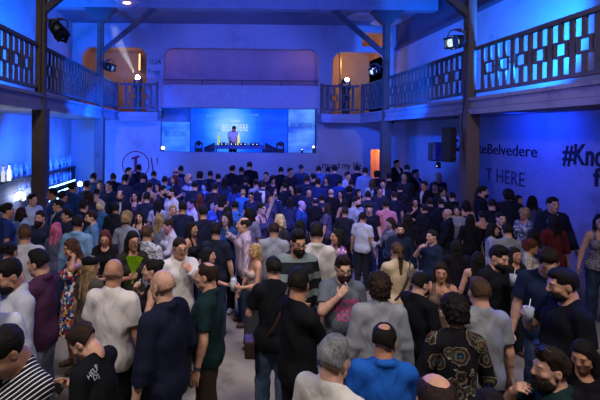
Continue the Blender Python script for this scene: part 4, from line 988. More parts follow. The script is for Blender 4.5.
alcove('wall_passage', 6.2, 7.3, FZ, 2.5, 1.5, plaster('peach_plaster', '#d9a98a', '#c79a7c', .8))
box('floor_stage_ledge', (-2.45, YB + .3, 1.2), (4.22, YB + .58, 1.87), M_WALL, kind='structure')
box('trim_2', (-2.52, YB - .12, 3.76), (4.28, YB, 4.7), M_BACK, kind='structure')
box('trim_3', (-2.52, YB - .12, FZ), (4.28, YB, 1.86), M_BACK, kind='structure')

# transverse beams, gallery slabs
for y in (9.8, 14.7): box('beam', (WL, y - .18, 6.9), (WR, y + .18, 7.3), M_BEAM, kind='structure')
def slab(name, x0, x1, y0, y1, edges):
    o = box(name, (x0, y0, ZB + .04), (x1, y1, ZT), M_FASCIA, kind='structure')
    for (lo, hi) in edges: box('trim', lo, hi, M_FASCIA, o)
    return o
for s, xw, xf in ((-1, WL, XL), (1, WR, XR)):
    xa, xb = min(xw, xf), max(xw, xf); fo = xf - .05 * s if s > 0 else xf + .05
    e0, e1 = sorted((xf, fo)); e2 = sorted((xf, xf - .09 * s if s > 0 else xf + .09))
    slab('floor_gallery', xa, xb, 4.6, YB, [((e0, 4.6, ZB + .13), (e1, YG, ZT)), ((e2[0], 4.6, ZT - .05), (e2[1], YG, ZT + .02)), ((e2[0], 4.6, ZB), (e2[1], YG, ZB + .12))])
slab('floor_gallery', XL, -2.42, YG, YB, [((XL, YG - .05, ZB + .13), (-2.42, YG, ZT)), ((XL, YG - .09, ZB), (-2.42, YG, ZB + .12))])
slab('floor_gallery', 4.12, XR, YG, YB, [((4.12, YG - .05, ZB + .13), (XR, YG, ZT)), ((4.12, YG - .09, ZB), (XR, YG, ZB + .12))])

# columns
def column(x, y, s):
    c = box('column', (x - .15, y - .15, FZ), (x + .15, y + .15, ZB + .05), M_COL, bev=.02, kind='structure')
    sh = built('shaft', lambda bm: (add_box(bm, (x - .10, y - .10, ZB), (x + .02, y + .10, 6.9)), add_box(bm, (x + .03, y - .07, ZB), (x + .10, y + .07, 6.9))), M_COL, c)
    def cap(bm):
        v = [bm.verts.new(p) for p in [(x - .14, y - .14, 6.45), (x + .14, y - .14, 6.45), (x + .14, y + .14, 6.45), (x - .14, y + .14, 6.45), (x - .55, y - .17, 6.9), (x + .55, y - .17, 6.9), (x + .55, y + .17, 6.9), (x - .55, y + .17, 6.9)]]
        for f in ((3, 2, 1, 0), (4, 5, 6, 7), (0, 1, 5, 4), (1, 2, 6, 5), (2, 3, 7, 6), (3, 0, 4, 7)): bm.faces.new([v[i] for i in f])
    built('capital', cap, M_STEEL, c)
    built('brace', lambda bm: add_bar(bm, (x, y, 5.38), (x - s * 1.85, y, 6.95), .12, .15), M_STEEL, c)
    return c
for y in (9.8, 14.7): column(XL, y, -1); column(XR, y, 1)

# railings
def railing(name, p0, p1, label, n_posts=(1, 1)):
    p0, p1 = Vector(p0), Vector(p1); d = p1 - p0; Ln = d.length; d.normalize(); up = Vector((0, 0, 1))
    r = empty(name, p0); tag(r, label, 'railing', None)
    A = lambda t, z: d * t + up * (z - p0.z)
    built('handrail', lambda bm: add_bar(bm, A(0, ZH), A(Ln, ZH), .09, .08), M_RAIL, r)
    built('bottom_rail', lambda bm: add_bar(bm, A(0, ZT + .16), A(Ln, ZT + .16), .07, .07), M_RAIL, r)
    for k, on in ((0, n_posts[0]), (Ln, n_posts[1])):
        if on: built('post', lambda bm: add_bar(bm, A(k, ZT), A(k, ZH + .09), .11, .11, d), M_RAIL, r)
    n = max(2, int(round(Ln / .24))); st = Ln / n; zc = (ZH + ZT) / 2 + .07
    full = short = None
    for i in range(1, n):
        if i % 2:
            if full is None:
                bm = bmesh.new(); add_bar(bm, (0, 0, ZT + .16 - p0.z), (0, 0, ZH - p0.z), .04, .09, d); full = bm_mesh(bm, 'baluster')
            link('baluster', full, r, loc=d * (i * st), mats=[M_RAIL])
        else:
            if short is None:
                bm = bmesh.new(); h = .12; q = lambda t, z: d * t + up * (z - p0.z)
                add_bar(bm, q(0, ZT + .16), q(0, zc - h), .04, .085, d); s0 = bm_mesh(bm, 'baluster'); bm = bmesh.new(); add_bar(bm, q(0, zc + h), q(0, ZH), .04, .085, d); short = [s0, bm_mesh(bm, 'baluster')]
                bm = bmesh.new()
                for a, b in (((-h - .025, -h), (h + .025, -h)), ((-h - .025, h), (h + .025, h)), ((-h, -h), (-h, h)), ((h, -h), (h, h))): add_bar(bm, q(a[0], zc + a[1]), q(b[0], zc + b[1]), .042, .045, (1, 0, 0) if abs(d.x) < .5 else (0, 1, 0))
                for s in (-1, 1): add_bar(bm, q(s * h, zc), q(s * st, zc), .03, .035)
                short.append(bm_mesh(bm, 'ring'))
            link('baluster', short[0], r, loc=d * (i * st), mats=[M_RAIL]); link('baluster', short[1], r, loc=d * (i * st), mats=[M_RAIL]); link('square_ring', short[2], r, loc=d * (i * st), mats=[M_RAIL])
    return r
xo = .06
railing('gallery_railing', (XL - xo, 4.9, ZT), (XL - xo, 9.66, ZT), 'dark gallery railing before the thick column on the bar side', (0, 0))
railing('gallery_railing', (XL - xo, 9.95, ZT), (XL - xo, 14.55, ZT), 'gallery railing between the two columns on the bar side', (0, 0))
railing('gallery_railing', (XL - xo, 14.85, ZT), (XL - xo, YG + xo, ZT), 'short gallery railing from the far bar-side column to the corner', (0, 1))
railing('gallery_railing', (XL + .08, YG + xo, ZT), (-2.46, YG + xo, ZT), 'short end railing in front of the alcove with the bright beam', (0, 1))
railing('gallery_railing', (XR + xo, 4.9, ZT), (XR + xo, 9.66, ZT), 'long gallery railing before the brown column, above the hashtag wall', (0, 0))
railing('gallery_railing', (XR + xo, 9.95, ZT), (XR + xo, 14.55, ZT), 'gallery railing between brown column and slim far column, fascia lit blue', (0, 0))
railing('gallery_railing', (XR + xo, 14.85, ZT), (XR + xo, YG + xo, ZT), 'short gallery railing beyond the slim far column above the doorway side', (0, 1))
railing('gallery_railing', (4.15, YG + xo, ZT), (XR - .08, YG + xo, ZT), 'short end railing in front of the ochre alcove on the doorway side', (1, 0))
# pipe rail of the middle opening
pr = empty('pipe_rail', (-2.33, YB + .12, 4.72)); tag(pr, 'thin dark pipe rail across the wide lilac opening above the stage', 'railing')
built('rail', lambda bm: add_tube(bm, [(0, 0, .22), (6.57, 0, .22)], .026, 8), M_RAIL, pr)
for px in (202, 241.5, 281):
    x = (px - PX0) * 18.3 / F + 2.33; built('post', lambda bm: add_tube(bm, [(x, 0, 0), (x, 0, .22)], .022, 8), M_RAIL, pr)
# round ceiling discs
M_DISC = plain('white_disc', '#c9c0c8', .6)
for (px, py, y, r, lb, wm) in ((364, 17, 16.75, .62, 'wide round ceiling disc beside the flared capital', 0), (386, 26.5, 17.55, .6, 'far round ceiling disc above the small ochre window', 0), (127, 1, 14.2, .42, 'round ceiling disc with warm glow above the bar side alcove', 1)):
    p = ray(px, py, y); x = p.x
    o = built('ceiling_disc', lambda bm: add_lathe(bm, [(0, -.06), (r * .8, -.055), (r, 0), (r, .02), (0, .02)], 32), M_DISC, smooth=False, loc=(x, y, p.z if wm else 7.28)); tag(o, lb, 'ceiling lamp')
    if wm: built('stem', lambda bm: add_tube(bm, [(0, 0, 0), (0, 0, 7.3 - p.z)], .02, 8), M_STEEL, o)
    built('lens', lambda bm: add_lathe(bm, [(0, -.075), (.12, -.07), (.13, -.05), (0, -.05)], 20), glow('warm_bulb', '#ffb070', 9.0) if wm else M_DISC, o)

# ------------------------------------------------------------------ writing on the walls
def wall_text(s, parent, size, loc, rot, m, sx=1.0, spacing=1.0, shear=0.0, align='LEFT', ex=.006, offset=0.0):
    me = text_mesh(s, size, ex, align, spacing, shear=shear, offset=offset)
    me.transform(Matrix.Diagonal((sx, 1, 1, 1)))
    return link('lettering', me, parent, mats=[m], matrix=Matrix.Translation(loc) @ rot)
RW = Matrix.Rotation(R_(-90), 4, 'Z') @ Matrix.Rotation(R_(90), 4, 'X')      # on the side wall with the doorway
BW = Matrix.Rotation(R_(90), 4, 'X')                                         # on the end wall
wall_text('#caRacteBelvedere', wr, .40, (WR - .008, 13.55, 2.30), RW, M_PAINT, sx=1.16, offset=.0)
wall_text('#Know', wr, .60, (WR - .008, 9.22, 2.28), RW, M_PAINT, sx=.74, offset=.010, shear=.08)
wall_text('f', wr, .5, (WR - .008, 8.45, 1.86), RW, M_PAINT, offset=.012)
wall_text('T HERE', wr, .5, (WR - .008, 11.85, 1.60), RW, plain('faded_wall_paint', '#565468', .9), sx=.9, spacing=1.05)
wall_text('round my life', wb, .40, (4.40, YB - .008, 1.36), BW, M_PAINT, sx=.78, offset=.003)
wall_text('SUA', wb, .3, (-2.98, YB - .008, 5.66), BW, M_PAINT, shear=.1)
wall_text('Fray', wb, .3, (-3.0, YB - .008, 5.25), BW, M_PAINT, shear=.1)
wall_text('BOATS AS 2 AND ONE', wb, .6, (-1.55, YB - .128, 4.22), BW, M_LTP, sx=.86)
def circ(bm):
    c = Vector((-3.47, YB - .012, 1.32)); n = 28
    add_tube(bm, [c + Vector((.56 * math.cos(t), 0, .56 * math.sin(t))) for t in [2 * math.pi * k / n for k in range(n + 1)]], .022, 6, cap=False)
    add_bar(bm, c + Vector((0, 0, -.3)), c + Vector((0, 0, .3)), .02, .12, (1, 0, 0)); add_bar(bm, c + Vector((-.18, 0, .25)), c + Vector((.16, 0, .36)), .02, .09)
    add_bar(bm, c + Vector((-.02, 0, -.25)), c + Vector((-.3, 0, -.45)), .02, .07); add_bar(bm, c + Vector((.02, 0, -.25)), c + Vector((.3, 0, -.45)), .02, .07)
    for k in (.75, 1.0): add_bar(bm, c + Vector((k, 0, -.35)), c + Vector((k - .1, 0, .3)), .02, .05, (1, 0, 0))
built('painted_circle', circ, M_REDP, wb)

# ------------------------------------------------------------------ stage
def led_material():
    t = NT('led_picture'); v = t.coord()
    sx = t.n('ShaderNodeSeparateXYZ'); t.l(v, sx.inputs[0])
    g = t.n('ShaderNodeTexGradient', gradient_type='SPHERICAL'); mp = t.n('ShaderNodeMapping'); c = t.n('ShaderNodeTexCoord'); t.l(c.outputs['Object'], mp.inputs[0])
    mp.inputs['Location'].default_value = (.28, 0, -.15); mp.inputs['Scale'].default_value = (.62, 1, .55); t.l(mp.outputs[0], g.inputs[0])
    n = t.noise(t.coord(scale=(.6, 1, 2.2)), 1.6, 3); a = t.n('ShaderNodeMath', operation='MULTIPLY_ADD'); t.l(n.outputs[0], a.inputs[0]); a.inputs[1].default_value = .35; t.l(g.outputs[0], a.inputs[2])
    col = t.ramp(a.outputs[0], [(.12, '#0238d8'), (.4, '#0a56f0'), (.62, '#2c7cf6'), (.95, '#6aa6fa')])
    t.l(col, t.b.inputs['Emission Color']); t.b.inputs['Emission Strength'].default_value = 1.25; t.b.inputs['Base Color'].default_value = (.01, .01, .02, 1)
    return t.m
ys = 19.95; k = ys / F
sc = empty('led_screen', ((239 - PX0) * k, ys, 2.68)); tag(sc, 'large blue glowing screen with pale lettering behind the DJ', 'screen')
W2 = 48.5 * k
box('panel', (-W2, -.02, -1.35), (W2, .06, 1.2), led_material(), sc); box('casing', (-W2 - .02, .06, -1.37), (W2 + .02, .12, 1.22), M_BLACK, sc)
for sx in (-1, 1): box('stand', (sx * W2 * .8 - .1, .02, 1.2 - 2.68), (sx * W2 * .8 + .1, .4, -1.36), M_BLACK, sc)
def sctext(s, px, py, size, m, sx=1.0):
    p = ray(px, py, ys); me = text_mesh(s, size, .002); me.transform(Matrix.Diagonal((sx, 1, 1, 1)))
    link('lettering', me, sc, mats=[m], matrix=Matrix.Translation((p.x - sc.location.x, -.03, p.z - sc.location.z)) @ BW)
GW = glow('pale_letters', '#c3d8c0', .95); GB = glow('soft_letters', '#6aa6fa', .9)
sctext('BELVEDERE', 235, 128, .44, GW, .56); sctext('VODKA', 235, 121, .13, GW)
for i, px in enumerate((211, 227, 241, 254)): sctext('BELVEDERE', px, 115 if i else 116, .10, GB, .8)
def banner(pa, pb, ya, yb, D, lb, txt, c):
    p, q = ray(pa, yb, D), ray(pb, ya, D)
    o = empty('banner', (p.x, D, p.z)); tag(o, lb, 'banner')
    w, h = q.x - p.x, q.z - p.z
    t = NT('backlit_banner'); v = t.coord(scale=(.5, 1, 1)); n = t.noise(v, 1.3, 2)
    t.l(t.ramp(n.outputs[0], [(.35, c[0]), (.65, c[1])]), t.b.inputs['Emission Color']); t.b.inputs['Emission Strength'].default_value = 1.0; t.b.inputs['Base Color'].default_value = (.02, .02, .03, 1)
    box('sheet', (0, -.01, 0), (w, .01, h), t.m, o)
    for x in (0, w): built('pole', lambda bm: add_tube(bm, [(x, .02, 1.2 - p.z), (x, .02, h)], .02, 8), M_STEEL, o)
    me = text_mesh('BELVEDERE', .34, .002); me.transform(Matrix.Diagonal((.58, 1, 1, 1)))
    link('lettering', me, o, mats=[glow('dim_letters', '#0a3cae', .5)], matrix=Matrix.Translation((w / 2, -.014, h * .62)) @ BW)
banner(161.5, 190, 122, 154, 19.5, 'pale blue backlit banner on the bar side of the screen', 1, ('#1450e8', '#3f88f4'))
banner(288, 315, 109, 154, 19.5, 'deep blue backlit banner on the doorway side of the screen', 1, ('#0c40dc', '#5a98f6'))
# table with the decks
zt = 2.16; tb = empty('dj_table', (.98, 19.1, 1.2)); tag(tb, 'long dark DJ table carrying the decks', 'table')
box('table_top', (-1.1, -.32, .90), (1.1, .32, .96), plain('table_black', '#15151c', .5), tb)
box('front_rail', (-1.1, -.335, .80), (1.1, -.32, .95), plain('table_front', '#5a6aa8', .6), tb)
for sx in (-1, 1):
    for sy in (-1, 1): box('leg', (sx * 1.05 - .03, sy * .27 - .03, 0), (sx * 1.05 + .03, sy * .27 + .03, .9), M_BLACK, tb)
LEDW = glow('indicator_light', '#cfe0ff', 4)
for i, (x, w) in enumerate(((.25, .36), (.68, .34), (1.1, .36), (1.62, .4))):
    d = empty('dj_deck', (x, 19.05, 2.16)); tag(d, ['black media player at the bottle end of the DJ table', 'black mixer with faders in front of the DJ', 'black media player beside the mixer, away from the bottles', 'black effects unit at the far end of the DJ table'][i], 'dj deck')
    box('body', (-w / 2, -.19, 0), (w / 2, .19, .10), M_BLACK, d, bev=.01)
    if i in (0, 2): built('jog_wheel', lambda bm: add_lathe(bm, [(0, .10), (.11, .10), (.11, .12), (0, .125)], 24), M_STEEL, d)
    else:
        for q in range(4): built('knob', lambda bm: add_lathe(bm, [(.018, .10), (.016, .13), (0, .13)], 10, Matrix.Translation((-.12 + q * .08, .05, 0))), M_STEEL, d)
    for q in range(2): box('indicator_light', (-.1 + q * .18, -.2, .04), (-.075 + q * .18, -.19, .065), LEDW, d)
def bottle_me(h=.33, r=.04):
    bm = bmesh.new(); add_lathe(bm, [(0, 0), (r, 0), (r, h * .58), (r * .36, h * .72), (r * .34, h * .93), (0, h * .93)], 12); a = bm_mesh(bm, 'bottle', True)
    bm = bmesh.new(); add_lathe(bm, [(r * .40, h * .92), (r * .40, h), (0, h)], 10); b = bm_mesh(bm, 'cap')
    bm = bmesh.new(); add_lathe(bm, [(r * 1.02, h * .16), (r * 1.02, h * .42)], 12); c = bm_mesh(bm, 'label'); return a, b, c
BIG = bottle_me(.66, .06)
for x, c, lb in ((0.03, '#b8d890', 'large glowing yellow-green bottle at the end of the DJ table'), (.92, '#e6f0a0', 'large glowing pale bottle beside the DJ')):
    b = link('display_bottle', BIG[0], loc=(x, 19.2, 2.16), mats=[glow('lit_bottle_glass', c, .7)]); tag(b, lb, 'bottle'); link('cap', BIG[1], b, mats=[plain('bottle_cap', '#c0c6d0', .4)])
def moving_head(loc, rz, label, lens, tilt=0):
    o = empty('moving_head_light', loc, rz); tag(o, label, 'stage light')
    box('base', (-.17, -.125, 0), (.17, .125, .13), M_BLACK, o, bev=.02)
    y = built('yoke', lambda bm: (add_box(bm, (-.17, -.06, .13), (.17, .06, .17)), add_box(bm, (-.17, -.06, .15), (-.12, .06, .42)), add_box(bm, (.12, -.06, .15), (.17, .06, .42))), M_BLACK, o)
    Mt = Matrix.Translation((0, 0, .37)) @ Matrix.Rotation(R_(90 + tilt), 4, 'X')
    h = built('head', lambda bm: add_lathe(bm, [(0, -.16), (.09, -.15), (.115, -.05), (.115, .12), (.10, .15), (0, .15)], 20), M_BLACK, o, smooth=True, matrix=Mt)
    built('lens', lambda bm: add_lathe(bm, [(0, .16), (.085, .152), (.09, .15)], 20), lens, h)
    built('handle', lambda bm: add_tube(bm, [(-.09, -.15, .33), (-.07, -.17, .27), (0, -.18, .24), (.07, -.17, .27), (.09, -.15, .33)], .018, 6), plain('pale_plastic', '#a9aab4', .5), o)  # pale arc shaped to imitate the bright crescent of the lens
DARKL = plain('dark_lens', '#2a3050', .1)
moving_head((-.83, 18.64, 1.87), 0, 'black moving head light on the stage edge beside the pale banner', DARKL)
moving_head((2.70, 18.64, 1.87), 0, 'black moving head light on the stage edge towards the deep blue banner', DARKL)
def wedge(x, lb, s):
    o = empty('monitor_speaker', (x, 19.05, 1.2)); tag(o, lb, 'speaker')
    box('stand', (-.18, -.15, 0), (.18, .2, .68), M_BLACK, o)
    def g(bm):
        a = [(-.24, -.2, .45), (.24, -.2, .45), (.24, .2, .45), (-.24, .2, .45), (-.24 if s > 0 else -.24, -.12, .62 if s > 0 else .85), (.24, -.12, .85 if s > 0 else .62), (.24, .2, .85 if s > 0 else .62), (-.24, .2, .62 if s > 0 else .85)]
        v = [bm.verts.new(p) for p in a]
        for f in ((3, 2, 1, 0), (4, 5, 6, 7), (0, 1, 5, 4), (1, 2, 6, 5), (2, 3, 7, 6), (3, 0, 4, 7)): bm.faces.new([v[i] for i in f])
    built('cabinet', g, plain('speaker_blue_black', '#141a34', .5), o, matrix=Matrix.Translation((0, 0, .23)))
    built('grille', lambda bm: add_box(bm, (-.2, -.215, .71), (.2, -.20, .83)), plain('speaker_grille', '#2b3350', .7), o)
wedge(-.37, 'sloping monitor speaker beside the bottle end of the DJ table', 1); wedge(2.35, 'sloping monitor speaker past the far end of the DJ table', -1)
def small_par(px, py, y, lb, c, s, r=.07, fz=None, nm='par_light'):
    p = ray(px, py, y); o = empty(nm, p); tag(o, lb, 'stage light')
    built('housing', lambda bm: add_lathe(bm, [(0, -.12), (r * .8, -.12), (r, .0), (r * .92, .0)], 16, Matrix.Rotation(R_(90), 4, 'X')), M_BLACK, o, smooth=True)
    built('lens', lambda bm: add_lathe(bm, [(0, .004), (r * .92, 0)], 16, Matrix.Rotation(R_(90), 4, 'X')), glow('lamp_lens', c, s), o)
    built('foot', lambda bm: add_box(bm, (-.04, -.03, min(fz - p.z, -r) if fz and fz < p.z else -r), (.04, .05, (fz - p.z) if fz and fz > p.z else -r + .02)), M_BLACK, o)
    return o
small_par(163, 148, 18.62, 'bright white lamp at the foot of the pale banner', '#e8f2ff', 9, .075, 1.87)
small_par(313.5, 147, 18.62, 'small white lamp at the foot of the deep blue banner', '#dfe9ff', 8, .05, 1.87)
small_par(302, 149.5, 18.62, 'tiny blue-white lamp near the deep blue banner', '#9fc0ff', 4, .03, 1.87)

# ------------------------------------------------------------------ lights fixed in the hall (fixtures)
def spot_fixture(px, py, D, target, label, lens, scale=1.0, anchor=None):
    p = ray(px, py, D); t = Vector(target); q = (t - p).normalized()
    o = bpy.data.objects.new('spotlight', None); COL.objects.link(o); tag(o, label, 'stage light')
    o.matrix_world = frame(p, -q, Vector((0, 0, 1))) @ Matrix.Scale(scale, 4)
    built('housing', lambda bm: add_lathe(bm, [(0, .26), (.09, .25), (.13, .16), (.14, -.12), (.12, -.12)], 20), M_BLACK, o, smooth=True)
    built('lens', lambda bm: add_lathe(bm, [(0, -.10), (.125, -.10)], 20), lens, o)
    for a in range(4):
        Mb = Matrix.Rotation(R_(90 * a), 4, 'Z')
        built('barn_door', lambda bm: add_box(bm, (-.11, .13, -.26), (.11, .14, -.11), Mb @ Matrix.Rotation(R_(-12), 4, 'X')), M_BLACK, o)
    built('yoke', lambda bm: add_tube(bm, [(-.16, 0, .02), (-.17, .12, .02), (-.1, .24, .02), (.1, .24, .02), (.17, .12, .02), (.16, 0, .02)], .014, 6), M_STEEL, o)
    if anchor:
        a = o.matrix_world.inverted() @ Vector(anchor)
        built('bracket', lambda bm: add_tube(bm, [(0, .24, .02), tuple(a)], .025, 8), M_STEEL, o)
    return o
LC = glow('lens_white', '#cfe4ff', 1.0); LD = glow('lens_dim', '#7fa0e8', .5)
spot_fixture(58, 30, 9.7, (-1.5, 8.2, 2.6), 'black spotlight high on the thick bar-side column', DARKL, 1.15, (XL, 9.8, 5.2))
spot_fixture(109, 67, 14.5, (2.5, 8.5, 2.5), 'black spotlight with pale lens on the far bar-side column', LD, 1.05, (XL, 14.7, 5.0))
spot_fixture(375, 71, 14.5, (-1.5, 8.5, 2.5), 'black spotlight with white lens on the slim far column', LC, 1.0, (XR, 14.7, 4.95))
spot_fixture(456, 42, 9.7, (-1.5, 5.0, 3.0), 'black spotlight with white lens on the brown column', LC, 1.15, (XR, 9.8, 5.0))
moving_head((-3.28, YG + .35, ZT), 0, 'moving head light throwing a white beam on the bar-side end gallery', glow('beam_lens', '#fff2e0', 60), -15)
moving_head((5.2, YG + .35, ZT), 0, 'moving head light with white lens on the doorway-side end gallery', glow('beam_lens_b', '#ffffff', 8), -12)
for o in list(COL.objects):
    if o.name.startswith('moving_head_light') and o.location.z > 3: o.location.z = ZH - .12; box('stand', (-.12, -.12, -(ZH - .12 - ZT)), (.12, .12, 0), M_BLACK, o)
# tube lamp and pipes inside the alcoves
tl = empty('wall_lamp', (-3.72, 20.2, 5.62)); tag(tl, 'upright warm tube light inside the bar-side ochre alcove', 'lamp')
built('tube', lambda bm: add_tube(bm, [(0, 0, 0), (0, 0, .75)], .022, 10), glow('warm_tube', '#ffb45a', 6), tl); built('bracket', lambda bm: add_box(bm, (-.05, .03, 0), (.05, .9, .75)), M_STEEL, tl)
for px, lb in ((340, 'pale upright pipe inside the doorway-side ochre alcove'),):
    p = ray(px, 80, 19.6); o = built('pipe', lambda bm: add_tube(bm, [(0, 0, 0), (0, 0, 2.9)], .05, 10), plain('pipe_yellow', '#d9b25a', .5), loc=(p.x, 19.6, 3.5)); tag(o, lb, 'pipe'); built('clip', lambda bm: add_tube(bm, [(0, 0, 1.4), (0, 0, 1.5)], .07, 10), M_STEEL, o)
# loudspeakers hanging by the brown column
def speaker(loc, rz, size, label, front):
    w, d, h = size; o = empty('hanging_loudspeaker', loc, rz); tag(o, label, 'speaker')
    box('cabinet', (-w / 2, -d / 2, 0), (w / 2, d / 2, h), M_BLACK, o, bev=.02)
    box('grille', (-w * .44, -d / 2 - .012, h * .05), (w * .44, -d / 2 + .002, h * .95), front, o)
    for z in (.2, .8): built('corner_bolt', lambda bm: add_lathe(bm, [(.02, 0), (0, .006)], 8, Matrix.Translation((0, -d / 2 - .02, h * z)) @ Matrix.Rotation(R_(90), 4, 'X')), plain('bolt', '#9aa0aa', .3, .8), o)
    built('bracket', lambda bm: add_bar(bm, (w * .4, .0, h * .6), (w * .5 + .34, .06, h * .62), .05, .08), M_STEEL, o)
p = ray(449.5, 162, 9.9); speaker((p.x, 9.95, p.z), R_(30), (.20, .24, .80), 'tall black loudspeaker bracketed to the brown column', plain('black_grille', '#17171b', .7))
p = ray(437, 161, 10.6); speaker((p.x, 10.6, p.z), R_(-10), (.34, .3, .46), 'blue-lit loudspeaker hanging next to the tall black one', plain('blue_grille', '#2a4cd8', .6))  # blue light on the front is painted into the grille colour
small_par(438.5, 166, 10.55, 'small white lamp under the blue-lit loudspeaker', '#cfe0ff', 5, .05, 2.02, 'hanging_lamp')
small_par(392, 123, 14.6, 'tiny white lamp under the gallery edge by the slim far column', '#ffffff', 5, .035, 3.2, 'hanging_lamp')
cb = built('cable', lambda bm: add_tube(bm, [(XR - .17, 9.7, 3.9), (XR - .20, 9.68, 3.4), (XR - .26, 9.66, 3.0), (XR - .22, 9.66, 2.4), (XR - .18, 9.66, 2.3)], .014, 6), M_BLACK); tag(cb, 'thin black cable hanging down the brown column', 'cable')

# ------------------------------------------------------------------ bar
M_SHELF = plain('shelf_wood', '#2b2a36', .6); LEDS = glow('led_strip', '#8fd0ff', 5.5)
sh = empty('bar_shelf', (WL + .01, 11.2, 0)); tag(sh, 'long wall shelves of bottles lit blue behind the bar', 'shelf')
for z in (1.27, .72, .48, .25):
    box('shelf_board', (0, 0, z - .05), (.32, 6.6, z), M_SHELF, sh)
    if z < 1: box('led_strip', (.322, .1, z - .05), (.335, 6.5, z + .005), LEDS, sh)
for y in (0, 3.3, 6.55): box('upright', (0, y, FZ), (.3, y + .05, 1.27), M_SHELF, sh)
BT = bottle_me(.42, .042); GL = [glassy('bottle_clear', '#cfe0f4', .15, .25), glassy('bottle_blue', '#8fb0ea', .15, .25), glassy('bottle_pale', '#e8eef8', .25, .1)]
LAB = [plain('paper_label', '#d8dce8', .8), plain('dark_label', '#30406a', .8)]
first = {}
rnd = random.Random(3)
for z, n, y0, y1, grp, lb in ((1.27, 48, 11.75, 17.6, 'bottles on the upper bar shelf', 'bottle in the long row on the upper bar shelf'), (.72, 36, 13.0, 17.5, 'bottles on the lower bar shelf', 'bottle in the row on the lower bar shelf')):
    for i in range(n):
        kk = i % 3
        if kk not in first:
            first[kk] = link('bottle', BT[0], mats=[GL[kk]]); link('cap', BT[1], first[kk], mats=[plain('bottle_cap', '#c0c6d0', .4)]); link('label', BT[2], first[kk], mats=[LAB[kk % 2]]); b = first[kk]
        else: b = copy_tree(first[kk])
        b.location = (WL + .13 + rnd.uniform(0, .09), y0 + (y1 - y0) * i / (n - 1), z); h = rnd.uniform(.82, 1.12); b.scale = (1, 1, h)
        tag(b, lb, 'bottle', grp)
for (px, lb, e) in ((9.5, 'tall bottle glowing white on the near end of the upper bar shelf', 3.0), (3.5, 'pale bottle glowing beside the tall white one on the upper bar shelf', .7)):
    Y = F * 5.95 / (PX0 - px); b = link('bottle', BT[0], loc=(-5.95, Y, 1.27), mats=[glow('lit_white_glass', '#eef2ff', e)]); b.scale = (1.2, 1.2, 1.1); tag(b, lb, 'bottle'); link('cap', BT[1], b, mats=[M_BLACK])
bc = empty('bar_counter', (-4.95, 9.2, 0)); tag(bc, 'bar counter running along the bottle shelves', 'bar')
box('counter_top', (-.3, 0, 1.04), (.3, 2.7, 1.1), M_SHELF, bc, bev=.01); box('counter_front', (.15, .05, FZ), (.24, 2.65, 1.04), plain('bar_front', '#3a3846', .7), bc)
def flood(px, py, D, r, lb, c, s, base=1.1):
    p = ray(px, py, D); o = empty('flood_lamp', p, R_(24)); tag(o, lb, 'lamp')
    Mx = Matrix.Rotation(R_(90), 4, 'X')
    built('reflector', lambda bm: add_lathe(bm, [(0, -.14), (r * .5, -.12), (r, .0), (r * 1.04, 0)], 24, Mx), M_BLACK, o, smooth=True)
    built('bulb', lambda bm: add_lathe(bm, [(0, .05), (r * .5, .04), (r * .9, .0)], 24, Mx), glow('flood_bulb', c, s), o, smooth=True)
    z0 = base - p.z
    if z0 < -.02: built('stem', lambda bm: add_tube(bm, [(0, .1, z0), (0, .1, 0)], .03, 8), M_BLACK, o)
    return p
PL1 = flood(20, 197, 10.4, .12, 'dazzling white flood lamp on the bar counter', '#f4f6ff', 90)
PL2 = flood(80, 184, 15.3, .09, 'small bright lamp at the far end of the bar', '#cfeaff', 25, FZ)
# ------------------------------------------------------------------ people, the DJ and held things
def fan(o):
    W, d, n, w = hand_world(o, -1); c = W + d * .07
    f = empty('hand_fan', c); f.matrix_world = frame(c, Vector((.10, -.15, .98)), Vector((.2, -1, .1)))
    G = plain('lime_paper', '#b4e01c', .7)
    def g(bm):
        n_ = 14; pr = None
        for i in range(n_ + 1):
            a = R_(-24 + 48 * i / n_); off = .006 if i % 2 else -.006
            p = [bm.verts.new((math.sin(a) * r, off * r * 6, math.cos(a) * r)) for r in (.05, .245)]
            if pr: bm.faces.new((pr[0], p[0], p[1], pr[1]))
            pr = p
        bmesh.ops.solidify(bm, geom=bm.faces[:], thickness=.003)
    built('leaf', g, G, f); built('handle', lambda bm: add_bar(bm, (0, 0, -.09), (0, 0, .06), .018, .012), plain('fan_stick', '#8fb414', .6), f)
    tag(f, 'lime green folding fan held up by long-haired person in glasses', 'fan')
fan_p.props.append(fan)
s_p = [o for o in PEOPLE if 'white scarf' in o.label][0]
def scarf(o):
    U = o.B.U
    def g(bm):
        pts = [Vector(U((.085 * math.sin(t), .02 - .085 * math.cos(t), 1.475)).tolist()) for t in [2 * math.pi * k / 14 for k in range(15)]]
        add_tube(bm, pts, .04, 8, cap=False); add_tube(bm, [U((.05, -.10, 1.46)), U((.06, -.16, 1.35)), U((.06, -.155, 1.1))], .04, 8); add_tube(bm, [U((-.07, .1, 1.46)), U((-.09, .15, 1.35)), U((-.09, .15, 1.12))], .045, 8)
    built('scarf', g, fabric('#d8d8e6'), o.obj, smooth=True)
s_p.props.append(scarf)
t_p = [o for o in PEOPLE if 'track jacket' in o.label and 'white shoulder' in o.label][0]
def lines_(o):
    for s in (-1, 1):
        S, El, W, r = o.B.arm[s]; q = lambda p: Vector(p.tolist()) + Vector((s * .02, .0, .0))
        built('shoulder_stripe', lambda bm: add_tube(bm, [Vector((s * .05, .02, 1.52)), Vector((s * .16, .03, 1.498)), q(S) + Vector((s * .05, 0, .03)), q(El) + Vector((s * .05, .0, 0))], .012, 6), fabric('#d8dcf0'), o.obj)
t_p.props.append(lines_)
place_all()
dj = P(234, 131.5, 8, 'm', 'short', 'k', 'tee', '#b9b4d8', 'ff', 'DJ in pale tee working at the table in front of the blue screen', H=1.75, hp=(10, 25, 0), lean=14, D=19.5, vox=.014)
make_person(dj)
